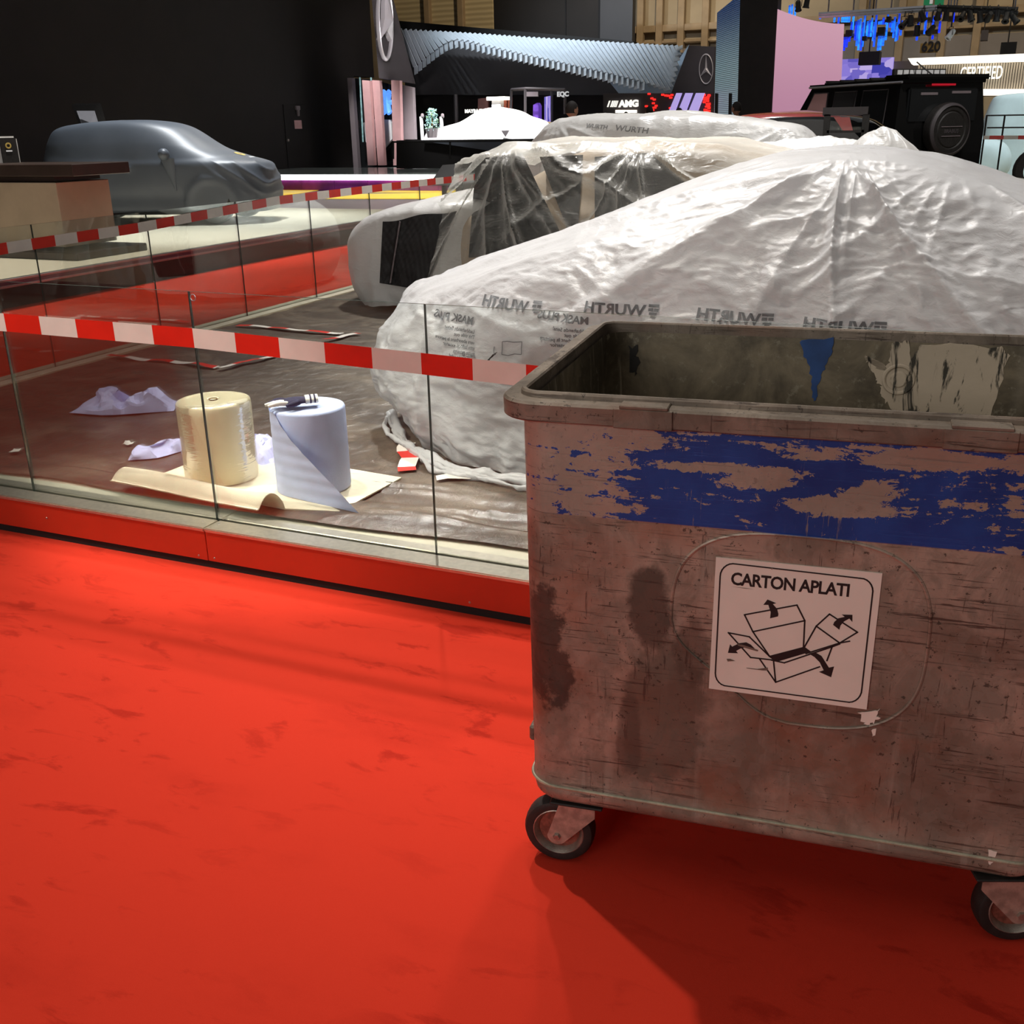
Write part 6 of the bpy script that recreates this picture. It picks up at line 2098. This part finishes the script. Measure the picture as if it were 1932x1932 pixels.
a, b = onY(1856, 259.5, 18.4), onY(1990, 259, 18.4)
tag(ribbon([a, b], V3(0, 0, 1), .055, .20, start=.08).build('barrier_tape', [M['tape_white'], M['tape_red']]), 'red and white barrier tape on the railing at the right edge', 'barrier tape')
tk = thing('tyre_stack', 'dark tyre at the right edge beyond the nearest sheet', 'tyre', (onY(1946, 318, 17.0)[0], 17.0, FZ))
tc_ = onY(1957, 322, 17.0)
MB().lathe([(.18, -.1), (.28, -.1), (.32, -.06), (.32, .06), (.28, .1), (.18, .1)], tc_, (0, 1, 0), 28).build('tyre', M['rubber'], tk)

# ---------------- slat wall with CERTIFIED letters and light bar
Ysl = 33.0
cw = thing('slat_wall', 'beige vertical slat wall with white lit lettering behind the off roader', 'slat wall', (*onY(1850, 170, Ysl)[:2], 0))
m = MB()
x0, x1 = onY(1733, 120, Ysl)[0], onY(2010, 120, Ysl)[0]
zt_, zb2 = onY(1800, 119, Ysl)[2], onY(1800, 176, Ysl)[2]
nsl = 56
for k in range(nsl):
    x = x0 + (x1 - x0) * k / nsl
    m.box(V3(x, Ysl, zb2), V3(x + .048, Ysl + .08, zt_ + .1))
o = m.build('slats', M['slat'], cw, smooth=0)
o['kind'] = 'stuff'
MB().box(V3(x0, Ysl + .1, zb2 - .1), V3(x1, Ysl + .2, zt_ + .12)).build('backing', M['darkwall'], cw, smooth=0)
q = [onY(1713, 110, Ysl - .6), onY(2010, 98, Ysl - .6), onY(2010, 112, Ysl - .6), onY(1720, 121, Ysl - .6)]
MB().prism(q, (0, .8, 0)).build('light_bar', M['warmled'], cw, smooth=0)
q = [onY(1848, 168, Ysl - .3), onY(2010, 168, Ysl - .3), onY(2010, 180, Ysl - .3), onY(1848, 180, Ysl - .3)]
MB().prism(q, (0, .3, 0)).build('lower_light_bar', M['warmled'], cw, smooth=0)
vs, fs = text_geo('CERTIFIED', .46, .003, .03)
vs[:, 0] *= .50
wx = vs[:, 0].max()
p = onY(1890, 148, Ysl - .1)
MB().add([(p[0] - wx + x, Ysl - .1 - z, p[2] + y + (x - wx) * -.0) for x, y, z in vs], fs).build('letters', M['signwhite'], cw, smooth=0)
# city picture screen, grey curtain
tag(slabY(1586, 112, 1680, 172, 34, .2).build('picture_screen', M['cityscreen'], smooth=0), 'violet and blue picture screen below the tube chandelier', 'screen')
struct('wall_grey_curtain', slabY(1681, 116, 1745, 230, 34.2, .2), M['hallgrey'], smooth=0)
tag(slabY(1621, 98, 1658, 121, 32, .5).build('speaker_box', M['black'], smooth=0), 'black box hanging in front of the violet picture screen', 'speaker')
tag(slabY(1889, 80, 1916, 103, 36, .5).build('speaker_box', M['black'], smooth=0), 'black box hanging above the long light bar', 'speaker')
tag(slabY(1852, 57, 1863, 76, 45, .5).build('speaker_box', M['greywall'], smooth=0), 'small grey box on the hall wall above the slat wall', 'speaker')
for x, y, Y in ((1640, 98, 32.25), (1902, 80, 36.25), (1857, 57, 45.25)):
    p = onY(x, y, Y)
    tag(MB().tube([p, V3(p[0], p[1], 17)], .02, 5).build('hanging_wire', M['rubber']), {1640: 'thin wire holding the black box before the violet screen', 1902: 'thin wire holding the black box over the light bar', 1857: 'thin wire holding the small grey box on the hall wall'}[x], 'wire')
hp = thing('hall_sign', 'amber plate with black number 620 hanging in the hall', 'sign', onY(1752, 90, 40))
slabY(1737, 82, 1769, 99, 40, .05).build('plate', M['amber'], hp, smooth=0)
vs, fs = text_geo('620', .43, .012, .01)
p = onY(1737.5, 97.5, 39.97)
MB().add([(p[0] + x * .92, 39.97 - z, p[2] + y) for x, y, z in vs], fs).build('number', M['ink'], hp, smooth=0)
p = onY(1753, 82, 40.02)
MB().tube([p, V3(p[0], p[1], 17)], .03, 5).build('hanger', M['hallbeam'], hp)
ex = thing('exit_sign', 'green emergency exit sign with white running figure high in the hall', 'sign', onY(1763, 3, 40))
gm = plain('exit_green', (.012, .22, .09), .5, 0, .03, 3, emit=(.01, .25, .1), es=.25)
slabY(1745, -16, 1780, 11, 42, .06).build('plate', gm, ex, smooth=0)
slabY(1755, -6, 1761, 7, 41.97, .02).build('figure', M['signgrey'], ex, smooth=0)
p = onY(1763, -14, 42.03)
MB().tube([p, V3(p[0], p[1], 17)], .03, 5).build('hanger', M['hallbeam'], ex)

# ---------------- blue tube chandelier, truss, stage lamps
rg = np.random.default_rng(21)
YT = 30.0
ch = thing('tube_chandelier', 'hanging cloud of glowing blue led tubes under the truss', 'chandelier', (*onY(1650, 60, YT)[:2], 6))
tube_me = None
hgt1 = 1.0
def hang(px, y0, y1, Y):
    a, b = onY(px, y0, Y), onY(px, y1, Y)
    global tube_me
    if tube_me is None:
        o = MB().lathe([(0, 0), (.026, 0), (.026, -1), (0, -1)], (0, 0, 0), (0, 0, 1), 8).build('led_tube', M['tube'], ch, local=True, smooth=60)
        tube_me = o
    else:
        o = tube_me.copy()
        COL.objects.link(o)
    base = WM[ch.name].translation
    o.location = Vector(a) - base
    o.scale = (1, 1, a[2] - b[2])
cols = np.arange(1590, 1706, 4.3)
for i, x in enumerate(cols):
    y0 = 28 + 14 * abs(math.sin(i * 1.9)) - (8 if i % 5 == 0 else 0)
    y1 = 82 + 14 * math.sin(i * .8 + 1) - (18 if x > 1680 else 0)
    gap = 0
    if 1655 < x < 1672:
        hang(x, y0, 46, YT + .1 * (i % 3))
        hang(x, 68, y1, YT + .1 * (i % 3))
    elif x < 1606:
        hang(x, 70, y1, YT)
        hang(x, 27, 42, YT)
    else:
        hang(x, y0, y1, YT + .15 * (i % 3))
for x, y0, y1 in ((1490, 10, 26), (1495, 8, 28), (1501, 12, 30), (1548, 26, 36), (1575, 29, 42), (1583, 30, 44), (1733, 42, 76), (1747, 36, 64), (1749, 22, 60), (1762, 30, 48), (1760, 66, 74), (1775, 22, 34), (1774, 40, 62), (1800, 22, 42)):
    hang(x, y0, y1, YT + 1.2 if x < 1590 else YT - .5)
tr = thing('lighting_truss', 'long black truss carrying the stage lamps over the hall', 'truss', (*onY(1700, 15, 29)[:2], 8))
for a, b, mm in (((1545, 27), (1768, 13), 'alu'), ((1545, 31), (1768, 17.5), 'alu'), ((1768, 13), (1921, 17), 'rubber'), ((1768, 18), (1921, 25), 'rubber')):
    MB().tube([onY(*a, 29), onY(*b, 29)], .05, 6).build('chord', M[mm], tr)
for k in range(14):
    t = k / 14
    xa = 1545 + (1768 - 1545) * t
    MB().tube([onY(xa, 27 - 14 * t, 29), onY(xa + 8, 31 - 14 * t, 29)], .02, 4).build('lacing', M['alu'], tr)
for k, x in enumerate((1562, 1610, 1640, 1652, 1681, 1788, 1793, 1799, 1804, 1914)):
    MB().tube([V3(onY(x, 20, 29)[0], 29, 17), onY(x, 20 if k > 0 else 30, 29)], .018, 4).build('hanging_wire', M['alu'], tr)
def lamp(x, y, tilt, label, white=False):
    p = onY(x, y, 28.8)
    o = thing('stage_lamp', label, 'stage lamp', p, tilt)
    M4 = Matrix.Rotation(.5 + .5 * math.sin(tilt * 3), 4, 'X')
    o.scale = (.62, .62, .62)
    m = MB().lathe([(0, .22), (.08, .22), (.10, .15), (.11, -.10), (.14, -.16), (.13, -.18), (.06, -.17)], (0, 0, 0), (0, 0, 1), 14)
    m.v = [xf(M4, v) for v in m.v]
    m.build('lamp_body', M['white' if white else 'rubber'], o, local=True)
    MB().tube([V3(-.13, 0, 0), V3(-.13, 0, .28), V3(.13, 0, .28), V3(.13, 0, 0)], .015, 6).build('yoke', M['rubber'], o, local=True)
    yc_ = 31 - (x - 1545) / 223 * 13.5 if x < 1768 else 18 + (x - 1768) / 153 * 7
    cl_ = max(.40, (onY(x, yc_, 29)[2] - p[2]) / .62)
    MB().tube([V3(0, 0, .28), V3(.32 * math.sin(tilt), .32 * math.cos(tilt), cl_)], .03, 6).build('clamp', M['rubber'], o, local=True)
LX = [(1506, 12), (1522, 6), (1705, 46), (1718, 40), (1741, 31), (1770, 28), (1785, 30), (1815, 31), (1831, 31), (1849, 33), (1865, 32), (1881, 31), (1898, 34), (1914, 36), (1730, 59), (1756, 57)]
for i, (x, y) in enumerate(LX):
    near = ('first', 'second', 'third', 'fourth', 'fifth', 'sixth', 'seventh', 'eighth', 'ninth', 'tenth', 'eleventh', 'twelfth', 'thirteenth', 'fourteenth', 'fifteenth', 'sixteenth')
    order = sorted(range(len(LX)), key=lambda j: LX[j][0]).index(i)
    lamp(x, y, i * 1.3, f'black stage lamp on the truss, {near[order]} of sixteen counted from the pink screen')
lamp(1793, 66, 2.2, 'large white stage lamp hanging low beside the number plate', True)
for k, (x, y, w2, h2) in enumerate(((1601, 62, 9, 9), (1662, 58, 10, 11), (1630, 72, 6, 6), (1676, 36, 6, 8))):
    tag(slabY(x - w2 * .6, y - h2 * .6, x + w2 * .6, y + h2 * .6, 29.2, .3).build('hanging_box', M['black'], smooth=0), ('black box hanging by the edge of the pink screen among the tubes', 'largest black box in the gap among the blue tubes', 'lowest small black box among the blue tubes', 'upper small black box in front of the blue tubes')[k], 'hanging box')
